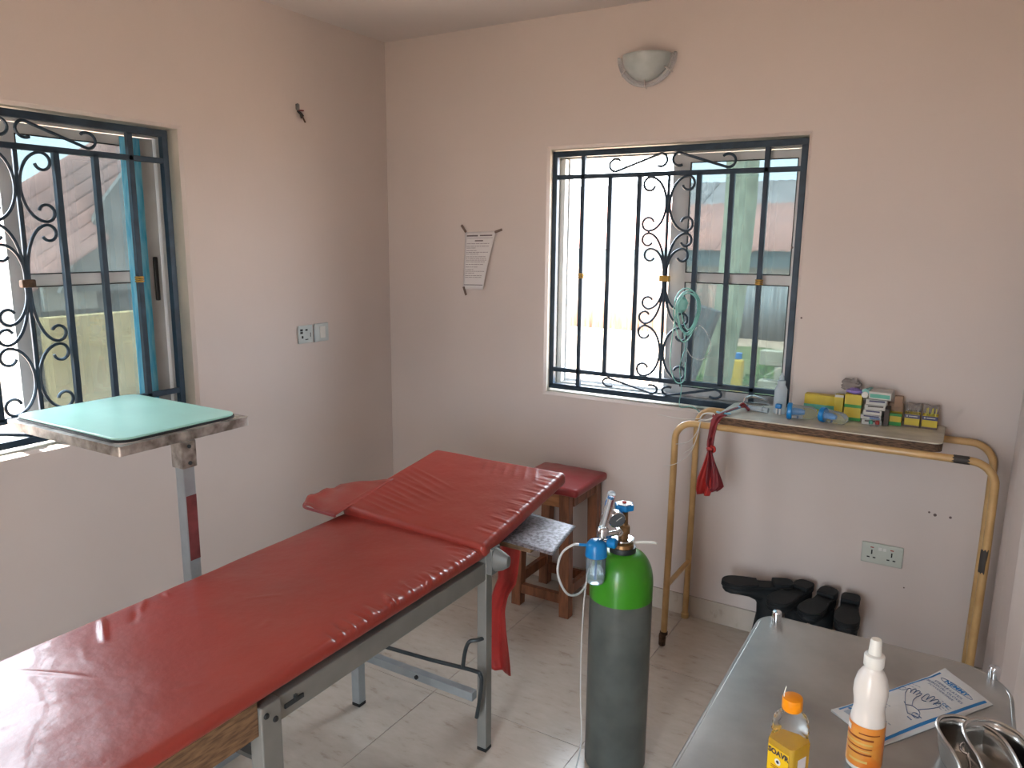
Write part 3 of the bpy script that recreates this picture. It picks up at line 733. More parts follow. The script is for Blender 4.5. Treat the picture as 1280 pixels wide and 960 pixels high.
# ------------------------------------------------------------------ regulator with flowmeter and humidifier bottle
RV, TC = Vector((.858, .513, 0)), Vector((.513, -.858, 0))      # across and towards the room side
def off(lat, fwd, z): return Vector((tx, ty, 0))+RV*lat+TC*fwd+Vector((0, 0, z))
F0 = off(-.072, .075, 0); H0 = off(-.090, .082, 0)
rgl = thing('oxygen_regulator', 'oxygen regulator with gauge, flowmeter tube and blue-capped humidifier bottle', 'regulator', tuple(off(-.09, .082, .655)))
def axm(p, d): return Matrix.Translation(p) @ Vector(d).to_track_quat('Z', 'Y').to_matrix().to_4x4()
mk('inlet_pipe', G().tube(catmull([off(-.010, .016, .790), off(-.024, .045, .796), off(-.050, .070, .800), off(-.072, .075, .797)], 5), .0085, 12), 'chrome', rgl)
mk('inlet_nut', G().lathe([(.013, -.008), (.013, .008)], (0, 0, 0), 6, mtx=axm(off(-.018, .030, .792), TC)), 'polished', rgl)
gmr = axm(off(-.028, .052, .838), (.62, -.70, -.16))
mk('gauge', G().lathe([(.018, -.022), (.024, -.020), (.026, -.014), (.026, .002), (.0235, .004), (.0225, .002)], (0, 0, 0), 32, mtx=gmr), 'chrome', rgl)
mk('gauge_dial', G().lathe([(.0001, .0028), (.0225, .0028)], (0, 0, 0), 32, mtx=gmr, caps=False), 'alu_dark', rgl)
mk('gauge_needle', G().box(-.001, .001, -.004, .017, .0032, .0038, mtx=gmr @ Matrix.Rotation(-.9, 4, 'Z')), 'white', rgl, smooth=False)
ft, fb = off(-.050, .075, .925), off(-.072, .075, .822)
mk('flow_tube', G().cyl(fb, ft, .0125, 20), 'clear', rgl)
mk('flow_tip', G().lathe([(.0125, 0), (.011, .005), (.005, .009)], (0, 0, 0), 20, mtx=axm(ft, ft-fb)), 'clearfrost', rgl)
mk('inner_tube', G().cyl(fb, fb.lerp(ft, .85), .0045, 12), 'tube', rgl)
mk('flow_cap', G().cyl(fb.lerp(ft, .86), fb.lerp(ft, .94), .0075, 16), 'blueprint', rgl)
mk('flow_base', G().lathe([(.010, .790), (.017, .794), (.018, .808), (.016, .820), (.013, .824)], (F0.x, F0.y, 0), 24), 'chrome', rgl)
mk('flow_knob', G().lathe([(.013, -.012), (.0155, -.009), (.0155, .012), (.012, .015)], (0, 0, 0), 12, mtx=axm(off(-.046, .082, .778), RV+TC*.5)), 'blue', rgl)
mk('stem', G().cyl(off(-.084, .080, .775), off(-.076, .077, .800), .006).cyl(off(-.076, .077, .783), off(-.05, .08, .779), .005), 'chrome', rgl)
hx, hy2 = H0.x, H0.y
mk('humidifier_lid', G().lathe([(.010, .788), (.022, .784), (.0295, .774), (.031, .758), (.0325, .746), (.0325, .738), (.029, .737)], (hx, hy2, 0), 32), 'blue', rgl)
hb = mk('humidifier_bottle', G().lathe([(.0285, .738), (.0275, .676), (.0255, .658), (.022, .654), (.0001, .654)], (hx, hy2, 0), 32, caps=False), 'spacer', rgl, solid=.0015)
mk('water', G().lathe([(.0240, .657), (.0255, .685), (.0001, .685)], (hx, hy2, 0), 28, caps=True), 'water', hb)
mk('dip_tube', G().cyl((hx, hy2, .665), (hx, hy2, .74), .004, 10), 'blue', hb)
mk('outlet_spout', G().tube([off(-.115, .082, .770), off(-.142, .082, .772)], [.005, .004], 10), 'blue', rgl)
tube = catmull([off(-.140, .082, .772), off(-.160, .082, .770), off(-.190, .08, .745), off(-.202, .078, .70), (off(-.196, .075, .655)), off(-.170, .06, .605), off(-.135, .03, .590), off(-.108, -.0, .612), off(-.102, -.04, .65)], 8)
tag(mk('oxygen_tube', G().tube(tube, .0036, 8), 'tube', loc=tuple(off(-.14, .08, .6))), 'clear looping tube from the humidifier spout back behind the cylinder', 'tube')
tube2 = catmull([off(-.112, .085, .700), off(-.122, .085, .60), off(-.126, .082, .45), off(-.124, .08, .28), off(-.118, .085, .14), off(-.13, .09, .05), off(-.15, .11, .004), off(-.19, .15, .004), off(-.17, .19, .004), off(-.12, .18, .004), off(-.11, .14, .006), off(-.17, .11, .007)], 8)
tag(mk('nasal_tube', G().tube(tube2, .0022, 6), 'tube', loc=tuple(off(-.12, .085, 0))), 'thin clear tube trailing down beside the grey cylinder to the floor', 'tube')

# ------------------------------------------------------------------ cream tubular trolley table by the back wall
ct = thing('trolley_table', 'cream tubular metal trolley with a scuffed laminate board against the back wall', 'trolley', (2.22, -.16, 0))
R_ = .0133
def hoop(y, m='cream'):
    zt = .955
    pts = [(1.688, y, .05 if y < -.2 else .0), (1.692, y, .45), (1.694, y, zt-.075)]
    pts += [(1.694+.07-.07*math.cos(a), y, zt-.07+.07*math.sin(a)) for a in [PI/2*k/8 for k in range(1, 9)]]
    pts += [(2.69, y, zt)]
    pts += [(2.69+.075*math.sin(a), y, zt-.075+.075*math.cos(a)) for a in [PI/2*k/8 for k in range(1, 9)]]
    pts += [(2.765, y, .60), (2.758, y, .05 if y < -.2 else .0)]
    return mk('tube_frame', G().tube(pts, R_, 14), m, ct)
h1 = hoop(-.308); h2 = hoop(-.030)
mk('brace', G().cyl((1.692, -.300, .268), (1.692, -.038, .268), .011, 12), 'cream', ct)
mk('brace', G().cyl((2.760, -.300, .268), (2.760, -.038, .268), .011, 12), 'cream', ct)
for x in (1.90, 2.56): mk('cross_tube', G().cyl((x, -.300, .955), (x, -.038, .955), .009, 10), 'cream', ct)
for (x, y) in ((1.688, -.308), (2.758, -.308)):
    c = G().lathe([(.016, .048), (.0165, .060), (.014, .062)], (x, y, 0), 14)
    c.lathe([(.012, .0), (.014, .003), (.015, .044), (.014, .050)], (x-.004, y-.004, 0), 12)
    lab(mk('caster', c, 'rust', ct), 'rusted caster stub without its wheel')
for (x, y) in ((1.688, -.030), (2.758, -.030)): mk('foot_cap', G().lathe([(.016, 0), (.017, .005), (.0165, .022), (.0145, .024)], (x, y, 0), 14), 'cream', ct)
# bare patches where the paint is gone
def sleeve(x0, x1, z0, z1, y, horiz):
    g = G(); n = 14; vs = []
    rows = 6
    for i in range(rows+1):
        for k in range(n+1):
            a = -PI*1.0+PI*1.0*k/n if not horiz else -PI*1.05+PI*1.15*k/n
            e = (.006*math.sin(k*2.1)+.004*math.sin(k*4.3)) if i in (0, rows) else 0
            if horiz:
                x = x0+(x1-x0)*i/rows+e; vs.append((x, y+(R_+.0006)*math.cos(a+1.5*PI), z0+(R_+.0006)*math.sin(a+1.5*PI)))
            else:
                z = z0+(z1-z0)*i/rows+e; xc = x0+(x1-x0)*i/rows; vs.append((xc+(R_+.0006)*math.cos(a), y+(R_+.0006)*math.sin(a), z))
    fs = [(i*(n+1)+k, i*(n+1)+k+1, (i+1)*(n+1)+k+1, (i+1)*(n+1)+k) for i in range(rows) for k in range(n)]
    return g.add(vs, fs)
lab(mk('bare_patch', sleeve(2.7625, 2.7635, .585, .665, -.308, False), 'barepatch', ct), 'dark patch of bare steel where paint has flaked off')
lab(mk('bare_patch', sleeve(2.640, 2.686, .955, .955, -.308, True), 'barepatch', ct), 'dark patch of bare steel where paint has flaked off')
bt = 1.0
brd = mk('board', G().prism(rrect(1.848, 2.606, -.312, -.012, .030, 5), bt-.004, bt), 'board', ct)
mk('board_edge', G().prism(rrect(1.849, 2.605, -.311, -.013, .030, 5), .969, bt-.004), 'rottenedge', ct)
# --- things on the board
def carton(name, label, cat, x0, x1, y0, y1, z0, z1, base_m, group=None, bands=(), rz=0, mid=None):
    c = Vector(((x0+x1)/2, (y0+y1)/2, z0)); R = Matrix.Translation(c) @ Matrix.Rotation(rz, 4, 'Z') @ Matrix.Translation(-c)
    t = thing(name, label, cat, tuple(c), group)
    mk('box', G().box(x0, x1, y0, y1, z0, z1, mtx=R), base_m, t, smooth=False, bevel=.001)
    for (nm, a, b, za, zb, mm) in bands:     # bands on the front and both ends: fractions
        xa, xb = x0+(x1-x0)*a, x0+(x1-x0)*b; z_a, z_b = z0+(z1-z0)*za, z0+(z1-z0)*zb
        g = G().box(xa, xb, y0-.0006, y0-.0001, z_a, z_b, mtx=R)
        if a == 0 and b == 1: g.box(x0-.0006, x0-.0001, y0, y1, z_a, z_b, mtx=R).box(x1+.0001, x1+.0006, y0, y1, z_a, z_b, mtx=R)
        mk(nm, g, mm, t, smooth=False)
    return t
e = .0005
carton('medicine_carton', 'long low yellow carton with a teal band behind the spacers', 'carton', 2.125, 2.252, -.085, -.045, bt+e, bt+.078, 'yellowcarton',
       bands=[('printed_band', 0, 1, .28, .52, 'tealcarton')])
carton('medicine_carton', 'tall yellow carton with green bands left of the white stack', 'carton', 2.272, 2.330, -.115, -.070, bt+e, bt+.098, 'yellowcarton',
       bands=[('printed_band', 0, 1, .50, .62, 'greencarton'), ('printed_band', 0, 1, 0, .12, 'greencarton')])
carton('medicine_carton', 'narrow yellow carton standing between the long yellow and the tall yellow carton', 'carton', 2.236, 2.266, -.105, -.075, bt+e, bt+.085+.005, 'yellowcarton',
       bands=[('printed_band', 0, 1, .9, 1, 'whitecarton')])
# crumpled film on top
def blob(cx, cy_, cz, rx, ry, rz_, s, amp=.35, n=16):
    g = G(); vs = []; 
    for i in range(n+1):
        for k in range(n):
            a, b = PI*i/n, 2*PI*k/n; d = Vector((math.sin(a)*math.cos(b), math.sin(a)*math.sin(b), math.cos(a)))
            r = 1+amp*noise(tuple(d*2.2+Vector((s, s, s))))+amp*.5*noise(tuple(d*6+Vector((s, 0, s))))
            vs.append((cx+rx*d.x*r, cy_+ry*d.y*r, cz+rz_*d.z*r))
    fs = [(i*n+k, i*n+(k+1) % n, (i+1)*n+(k+1) % n, (i+1)*n+k) for i in range(n) for k in range(n)]
    return g.add(vs, fs)
tag(mk('foil_pouch', blob(2.302, -.092, bt+.108, .030, .020, .011, 3.1, .3), 'violet', loc=(2.302, -.092, bt+.098)), 'crumpled violet foil pouch on top of the tall yellow carton', 'pouch')
tag(mk('plastic_film', blob(2.285, -.055, bt+.125, .036, .018, .022, 9.4, .5), 'crinkle', loc=(2.285, -.055, bt+.10)), 'crumpled clear film bag heaped behind the violet pouch', 'plastic bag')
# white stack
zz = bt+e
dims = [(2.338, 2.404, .020, 'white medicine carton, bottom one of the stack', 0.03), (2.336, 2.404, .017, 'white medicine carton with blue print, second from the bottom of the stack', -.04),
        (2.339, 2.400, .019, 'white medicine carton in the middle of the stack', .05), (2.340, 2.408, .019, 'white medicine carton, fourth from the bottom of the stack', .10),
        (2.342, 2.410, .019, 'white medicine carton just under the green one', .12)]
for k, (a, b, h, l, rz) in enumerate(dims):
    carton('medicine_carton', l, 'carton', a, b, -.150, -.050, zz, zz+h-.001, 'whitecarton', 'white medicine cartons in a stack',
           bands=[('printed_band', .15, .9, .55, .85, 'darkgap' if k in (0, 3) else 'navycarton')] + ([('printed_band', .45, .95, .1, .5, 'thinprint')] if k == 1 else []), rz=rz)
    zz += h
carton('medicine_carton', 'white carton with a dark green front panel on top of the white stack', 'carton', 2.356, 2.430, -.140, -.060, zz, zz+.026, 'whitecarton',
       bands=[('printed_panel', .06, .94, .18, .72, 'tealcarton')], rz=-.06)
tag(mk('bottle_cap', G().lathe([(.0001, .004), (.010, .004), (.0115, .002), (.0115, -.006), (.0001, -.006)], (0, 0, 0), 20, caps=False, mtx=Matrix.Translation((2.340, -.128, zz+.010)) @ Matrix.Rotation(1.2, 4, 'X')), 'white', loc=(2.340, -.128, zz)), 'round white bottle cap leaning on the top left of the stack', 'cap')
gv = thing('cotton_roll', 'pale green rolled strip beside the green topped carton', 'roll', (2.352, -.07, zz))
mk('roll', G().cyl((2.338, -.105, zz+.015), (2.352, -.055, zz+.015), .0135, 18), M['tealtube'], gv)
carton('medicine_carton', 'plain brown kraft carton standing upright behind the small cartons', 'carton', 2.434, 2.462, -.065, -.040, bt+e, bt+.100, 'kraft')
carton('medicine_carton', 'dark narrow carton standing in the gap right of the white stack', 'carton', 2.410, 2.426, -.135, -.065, bt+e, bt+.062, 'darkgap')
def open_carton(label, x0, x1, y0, y1, h, base_m, bands, contents):
    t = thing('ampoule_carton', label, 'carton', ((x0+x1)/2, (y0+y1)/2, bt+e), 'open ampoule cartons at the right end of the board')
    wl = .0012; z0 = bt+e
    g = G().box(x0, x1, y0, y0+wl, z0, z0+h).box(x0, x1, y1-wl, y1, z0, z0+h).box(x0, x0+wl, y0, y1, z0, z0+h).box(x1-wl, x1, y0, y1, z0, z0+h).box(x0, x1, y0, y1, z0, z0+wl)
    mk('box', g, base_m, t, smooth=False)
    for (nm, za, zb, mm) in bands:
        mk(nm, G().box(x0, x1, y0-.0006, y0-.0001, z0+h*za, z0+h*zb), mm, t, smooth=False)
    mk('lid_flap', G().grid(lambda u, v: (x0+(x1-x0)*u, y1-.001+.012*v, z0+h+.030*v+.002*math.sin(9*u)), 6, 4), 'crinkle' if contents != 'none' else 'kraft', t, solid=.0008)
    return t
b1 = open_carton('small green and yellow open carton left of the two matching ones', 2.414, 2.466, -.112, -.070, .044, 'yellowcarton',
    [('printed_band', 0, .30, 'greencarton'), ('printed_band', .78, 1, 'greencarton')], 'none')
for (a, b, yy, l, s) in ((2.474, 2.524, -.105, 'open yellow and navy ampoule carton, the middle of the three small ones', 1),
                         (2.530, 2.580, -.105, 'open yellow and navy ampoule carton with yellow ampoules, at the right end of the board', 2)):
    t = open_carton(l, a, b, yy, yy+.045, .048, 'yellowcarton', [('printed_band', 0, .14, 'brownbase'), ('printed_band', .66, .96, 'navycarton')], 'amp')
    mk('lettering', G().box(a+.014, b-.008, yy-.0012, yy-.0007, bt+.0385, bt+.0415).box(a+.006, a+.011, yy-.0012, yy-.0007, bt+.037, bt+.043), 'whitecarton', t, smooth=False)
    for k in range(5):
        px, py = a+.009+.0080*k, yy+.012+.012*(k % 2)
        am = thing('ampoule', ('leftmost', 'second from left', 'central', 'fourth from left', 'rightmost')[k]+' glass ampoule standing in the '+('right-hand' if s == 2 else 'left-hand')+' yellow and navy carton', 'ampoule', (px, py, bt+.004), 'ampoules in the open cartons')
        lean = random.uniform(-.004, .006)
        mk('body', G().tube([(px, py, bt+.004), (px+lean*.6, py, bt+.052)], .0032, 8), 'paleyellow' if s == 2 else 'clear', am)
        mk('tip', G().tube([(px+lean*.6, py, bt+.052), (px+lean*.75, py, bt+.058), (px+lean, py, bt+.073)], [.003, .0014, .0018], 8), 'paleyellow' if s == 2 else 'clear', am)
for x, y, mc, l in ((2.372, -.168, 'tealcarton', 'tiny clear vial with a green cap in front of the white stack'), (2.393, -.166, 'redled', 'tiny clear vial with a red cap in front of the white stack')):
    t = thing('vial', l, 'vial', (x, y, bt+e))
    mk('glass', G().lathe([(.0060, bt+e), (.0068, bt+.002), (.0068, bt+.017), (.004, bt+.020)], (x, y, 0), 16), 'clear', t)
    mk('cap', G().lathe([(.0062, bt+.0085), (.0072, bt+.009), (.0072, bt+.018), (.005, bt+.0215)], (x, y, 0), 16), mc, t)
# spacer chambers lying down
def spacer(label, a, b, r0, r1, ring_t, tilt=0):
    a, b = Vector(a), Vector(b); ax = (b-a); L_ = ax.length
    m = Matrix.Translation(a) @ ax.to_track_quat('Z', 'Y').to_matrix().to_4x4()
    t = thing('spacer_chamber', label, 'medical spacer', (a.x, a.y, bt))
    mk('chamber', G().lathe([(r0*.9, .01), (r0, .014), (r1, L_*.75), (r1*.85, L_*.9), (r1*.45, L_)], (0, 0, 0), 28, mtx=m), 'spacer', t)
    mk('ring', G().lathe([(r0*.8, 0), (r0*1.16, .002), (r0*1.2, .006), (r0*1.2, .016), (r0*1.1, .019)], (0, 0, 0), 28, mtx=m), 'blue', t)
    mk('inner_valve', G().lathe([(r0*.5, .018), (r0*.46, L_*.45), (r0*.3, L_*.6)], (0, 0, 0), 16, mtx=m), 'blue', t)
    mk('scale_print', G().lathe([(r0*1.02, L_*.35), (r1*1.02, L_*.42)], (0, 0, 0), 10, mtx=m, caps=False, a0=-2.3, a1=-.7), 'thinprint', t)
spacer('clear spacer tube with a thick blue end ring lying left of the other', (2.088, -.215, bt+.031), (2.192, -.200, bt+.029), .026, .025, .016)
spacer('clear spacer with blue ring and domed end lying in front of the tall yellow carton', (2.205, -.196, bt+.029), (2.300, -.228, bt+.025), .023, .023, .014)
# bulb bottle, upright
t = thing('dropper_bottle', 'translucent plastic bottle with a stepped nozzle standing at the window end of the board', 'bottle', (2.046, -.135, bt+e))
mk('body', G().lathe([(.022, bt+e), (.0235, bt+.003), (.0235, bt+.095), (.019, bt+.105), (.015, bt+.112), (.015, bt+.128), (.009, bt+.132), (.008, bt+.145), (.004, bt+.150), (.003, bt+.158)], (2.046, -.135, 0), 28), 'clearfrost', t)
mk('liquid', G().lathe([(.0215, bt+.004), (.0215, bt+.055)], (2.046, -.135, 0), 24), 'water', t)
t = thing('tube_connector', 'small blue connector with two white prongs leaning on the translucent bottle', 'connector', (2.050, -.172, bt+e))
mk('head', G().rbox(2.037, 2.060, -.180, -.163, bt+.026, bt+.044, .004, 1, 1, 1), 'blue', t)
for x in (2.0425, 2.0545): mk('prong', G().cyl((x, -.171, bt+.002), (x, -.171, bt+.028), .0028, 10), 'white', t)
t = thing('syringe', 'clear empty syringe lying on the board left of the translucent bottle', 'syringe', (1.97, -.17, bt+e))
mk('barrel', G().cyl((1.935, -.150, bt+.011), (2.010, -.165, bt+.011), .010, 18), 'clearfrost', t)
mk('plunger', G().cyl((1.925, -.148, bt+.011), (1.960, -.155, bt+.011), .0045, 10).cyl((1.923, -.148, bt+.011), (1.926, -.1483, bt+.011), .010, 14), 'blue', t)
mk('flange', G().cyl((1.990, -.161, bt+.012), (1.993, -.1616, bt+.012), .0125, 14), 'clear', t)
t = thing('speculum', 'bright steel instrument with curved blades lying near the window', 'instrument', (1.93, -.08, bt+e))
g = G().tube(catmull([(1.905, -.095, bt+.035), (1.925, -.075, bt+.042), (1.955, -.062, bt+.034), (1.985, -.058, bt+.026)], 5), [.006+.008*math.sin(PI*k/15) for k in range(16)], 10, flat=.5)
mk('upper_blade', g, 'polished', t)
mk('lower_blade', G().tube(catmull([(1.905, -.095, bt+.018), (1.93, -.078, bt+.013), (1.99, -.062, bt+.012)], 5), [.005+.007*math.sin(PI*k/10) for k in range(11)], 10, flat=.5), 'polished', t)
mk('handle', G().tube([(1.905, -.096, bt+.040), (1.900, -.100, bt+.020), (1.893, -.108, bt+.006)], .005, 10), 'polished', t)
t = thing('airway_tube', 'pale blue plastic spatula-like tool lying across the left end of the board', 'medical tool', (1.89, -.22, bt+e))
mk('shaft', G().tube([(1.868, -.285, bt+.009), (1.895, -.215, bt+.012), (1.905, -.185, bt+.016)], [.006, .007, .008], 10, flat=.6), 'lightblue', t)
mk('flange', G().tube(catmull([(1.845, -.283, bt+.008), (1.862, -.292, bt+.008), (1.885, -.293, bt+.008), (1.897, -.284, bt+.008)], 4), .004, 8), 'lightblue', t)
tag(mk('dark_clip', G().tube(catmull([(1.900, -.178, bt+.012), (1.912, -.165, bt+.026), (1.925, -.160, bt+.014), (1.938, -.168, bt+.006)], 4), .006, 8), 'redplastic_dark', loc=(1.91, -.17, bt)), 'twisted dark red plastic scrap beside the pale blue tool', 'plastic scrap')
# red bag hanging from the trolley's left end
rb = thing('plastic_bag', 'red plastic bag knotted to the left end of the cream trolley', 'plastic bag', (1.85, -.335, .69))
mk('strap', ragfn([(1.012, 1.846, 1.900), (1.0, 1.842, 1.880), (.97, 1.838, 1.864), (.93, 1.833, 1.857), (.89, 1.828, 1.854), (.86, 1.834, 1.852)], 12, 12, -.335, .004, 0), 'redplastic_dark', rb, solid=.004)
mk('knot', blob(1.842, -.336, .872, .013, .011, .014, 5, .4).tube(catmull([(1.845, -.338, .88), (1.858, -.342, .885), (1.862, -.342, .870), (1.850, -.338, .862)], 4), .005, 8), 'redplastic', rb)
mk('left_half', ragfn([(.87, 1.835, 1.848), (.83, 1.824, 1.848), (.79, 1.814, 1.850), (.75, 1.803, 1.855), (.71, 1.801, 1.860), (.688, 1.806, 1.852)], 22, 18, -.338, .009, 2), 'redplastic', rb, solid=.002)
mk('right_half', ragfn([(.87, 1.838, 1.856), (.83, 1.838, 1.868), (.79, 1.838, 1.884), (.75, 1.838, 1.900), (.735, 1.842, 1.905), (.722, 1.850, 1.893), (.712, 1.846, 1.880)], 22, 18, -.350, .008, 4), 'redplastic_dark', rb, solid=.002)
tag(mk('plastic_strip', G().tube(catmull([(1.862, -.322, 1.006), (1.880, -.27, 1.012), (1.900, -.20, 1.016), (1.915, -.15, 1.012)], 5), .007, 8, flat=.5), 'redplastic_dark', loc=(1.88, -.25, 1.0)), 'twisted dark red strip running from the bag across the board', 'plastic strip')
sg = G()
ys_ = -.330
sg.tube(catmull([(1.795, ys_, .985), (1.81, ys_-.002, 1.005), (1.845, ys_-.004, 1.012), (1.850, ys_-.003, 1.002), (1.83, ys_-.002, .985), (1.80, ys_, .980), (1.79, ys_+.003, .972)], 5), .0028, 6)
sg.tube(catmull([(1.80, ys_, .985), (1.74, ys_-.006, .976), (1.69, ys_-.012, .978), (1.632, ys_-.02, .985)], 5), .0015, 6)
sg.tube(catmull([(1.800, ys_, .983), (1.788, ys_-.01, .93), (1.76, ys_-.015, .892), (1.712, ys_-.02, .876)], 5), .0015, 6)
sg.tube(catmull([(1.800, ys_, .983), (1.792, ys_-.008, .92), (1.775, ys_-.012, .872), (1.74, ys_-.015, .840)], 5), .0012, 6)
sg.tube(catmull([(1.800, ys_, .983), (1.775, ys_-.012, .86), (1.72, ys_-.02, .80), (1.668, ys_-.025, .782)], 5), .0013, 6)
tag(mk('string', sg, 'string', loc=(1.80, ys_, .98)), 'white string tied round the left corner of the cream trolley', 'string')

# ------------------------------------------------------------------ rubber boots upside down
def boot(label, x, y, heading, lean=(0, 0), s=1.0, mirror=1, twist=0):
    """stands on its shaft opening, sole up, toe pointing along heading"""
    t = thing('rubber_boot', label, 'boot', (x, y, 0), 'black rubber boots upside down against the back wall')
    c, sn = math.cos(heading), math.sin(heading)
    def W(a, b, z): # a along foot, b across
        lx, ly = lean[0]*z, lean[1]*z
        return (x+(a*c-b*sn)*s+lx, y+(a*sn+b*c)*s+ly, z*s)
    n = 20; rings = []
    for (z, ca, ra, rb_) in ((0, 0, .063, .050), (.006, 0, .065, .052), (.012, 0, .063, .050), (.10, .0, .056, .045), (.17, .002, .051, .042), (.215, .004, .056, .042), (.245, .014, .068, .041), (.262, .018, .074, .040)):
        rings.append([W(ca+ra*math.cos(2*PI*k/n), rb_*math.sin(2*PI*k/n), z) for k in range(n)])
    g = G().loft(rings)
    # foot: loft along a from heel to toe
    rings = []
    for (a, hw, zl, zh) in ((-.060, .018, .255, .288), (-.052, .030, .235, .292), (-.03, .036, .225, .293), (.02, .037, .215, .294), (.06, .039, .225, .293), (.10, .044, .245, .292), (.14, .047, .252, .292), (.175, .044, .255, .291), (.195, .034, .260, .290), (.204, .018, .268, .288)):
        zc, hh = (zl+zh)/2, (zh-zl)/2
        rings.append([W(a, hw*math.copysign(abs(math.cos(2*PI*k/n))**.8, math.cos(2*PI*k/n)), zc+hh*math.sin(2*PI*k/n)) for k in range(n)])
    g.loft(rings)
    mk('boot_body', g, 'bootrubber', t, sharp=60)
    out = []
    P_ = [(-.068, 0), (-.060, .028), (-.03, .037), (.03, .034), (.07, .038), (.12, .048), (.17, .047), (.20, .030), (.213, 0), (.20, -.030), (.17, -.045), (.12, -.044), (.07, -.034), (.03, -.032), (-.03, -.036), (-.060, -.028)]
    out = [(p.x, p.y) for p in catmull([(a, b*mirror, 0) for a, b in P_], 3, closed=True)]
    def slab(z0, z1, keep):
        q = [p for p in out if keep(p[0])]; m = len(q); gg = G()
        vs = [W(a, b, z0) for a, b in q]+[W(a, b, z1) for a, b in q]
        return gg.add(vs, [tuple(range(m-1, -1, -1)), tuple(range(m, 2*m))]+[(i, (i+1) % m, m+(i+1) % m, m+i) for i in range(m)])
    sole = mk('sole', slab(.283, .298, lambda a: True), 'bootrubber', t, bevel=.003)
    mk('heel', slab(.298, .314, lambda a: a < .012), 'bootrubber', t, bevel=.003)
    mk('tread', slab(.298, .306, lambda a: a > .065), 'bootrubber', t, bevel=.003)
    return t
boot('leftmost black rubber boot, sole up with its toe to the left', 2.050, -.135, PI+.40, lean=(.10, 0.03), s=.99)
boot('second black rubber boot from the left, sole up and toe to the front', 2.160, -.115, -PI/2-.32, lean=(.04, .02), s=.98, mirror=-1)
boot('third black rubber boot from the left, sole up and toe to the front', 2.256, -.115, -PI/2-.20, lean=(.04, .0), s=.97)
boot('rightmost black rubber boot, sole up and toe to the front', 2.349, -.112, -PI/2+.06, lean=(.03, .0), s=.95, mirror=-1)

# ------------------------------------------------------------------ steel instrument table, bottom right
tz = .8
tb = thing('instrument_table', 'stainless steel instrument table with corner pegs in the bottom right corner', 'table', (2.54, -1.8, 0))
x0, x1, y0, y1 = 2.297, 2.780, -2.14, -1.420
def tcorner(cx, cy, r_, a, n=9): return [(cx+r_*math.cos(a+PI/2*k/n), cy+r_*math.sin(a+PI/2*k/n)) for k in range(n+1)]
def tout(e=0): return tcorner(x1-.10, y1-.10, .10+e, 0)+tcorner(x0+.045, y1-.045, .045+e, PI/2)+tcorner(x0+.045, y0+.045, .045+e, PI)+tcorner(x1-.045, y0+.045, .045+e, 1.5*PI)
out = tout()
mk('top', G().prism(out, tz-.022, tz), 'steel', tb, bevel=.0025)
mk('top_rim', G().tube([(x, y, tz-.004) for x, y in tout(.001)], .0045, 8, closed=True), 'steel', tb)
for x, y in ((x0+.034, y1-.022), (x1-.027, y1-.030), (x0+.03, y0+.03), (x1-.03, y0+.03)):
    lg = mk('leg', G().cyl((x, y, .02), (x, y, tz-.022), .0125, 16), 'steel', tb)
    mk('rubber_foot', G().cyl((x, y, 0), (x, y, .02), .015, 14), 'rubber', lg)
    mk('peg', G().lathe([(.0095, tz), (.0105, tz+.001), (.0105, tz+.021), (.009, tz+.024), (.0001, tz+.0245)], (x, y, 0), 20, caps=False), 'chrome', tb)
mk('lower_shelf', G().prism(rrect(x0+.02, x1-.02, y0+.02, y1-.02, .03, 4), .28, .295), 'steel', tb)
# --- glove pouch
A, B, C_, D = Vector((2.493, -1.742)), Vector((2.668, -1.476)), Vector((2.750, -1.560)), Vector((2.581, -1.808))
def pk(u, v, lift=0):
    """u 0..1 along the long side (left to right), v 0..1 from the back edge to the front edge"""
    p = A.lerp(B, u).lerp(D.lerp(C_, u), v)
    puff = .011*(math.sin(PI*min(1, max(0, u)))**.5)*(math.sin(PI*min(1, max(0, v)))**.55)
    z = tz+.0020+puff+.0012*math.sin(u*11+v*4)*math.sin(PI*v)
    z += .006*max(0, (u-.85)/.15)*(1-v)+.010*max(0, (.12-u)/.12)*(1-v)*.3
    return Vector((p.x, p.y, z+lift))
gp = thing('glove_pouch', 'white and blue paper pouch of surgical gloves lying on the steel table', 'glove packet', (2.62, -1.64, tz))
g = G().grid(lambda u, v: pk(u, v), 40, 20); g.grid(lambda u, v: (lambda q: Vector((q.x, q.y, tz+.0006)))(pk(u, v)), 40, 20)
# side skirt
n0 = len(g.v)
loop = [(i/40, 0) for i in range(40)]+[(1, j/20) for j in range(20)]+[(1-i/40, 1) for i in range(40)]+[(0, 1-j/20) for j in range(20)]
vs = [pk(*q) for q in loop]+[Vector((pk(*q).x, pk(*q).y, tz+.0006)) for q in loop]; m = len(loop)
g.add(vs, [(i, (i+1) % m, m+(i+1) % m, m+i) for i in range(m)])
mk('pouch', g, 'pack', gp, sharp=60)
def on_pack(pts2, faces, nm, mm, lift=.0005):
    return mk(nm, G().add([pk(u, v, lift) for u, v in pts2], faces), mm, gp, smooth=False)
def strip(u0, u1, v0, v1, nm='printed_stripe', mm='blueprint', n=24, par=None):
    pts = []; 
    for i in range(n+1):
        u = u0+(u1-u0)*i/n; pts += [(u, v0), (u, v1)]
    return on_pack(pts, [(2*i, 2*i+2, 2*i+3, 2*i+1) for i in range(n)], nm, mm)
strip(.03, .97, .895, .945); strip(.04, .93, .045, .085)
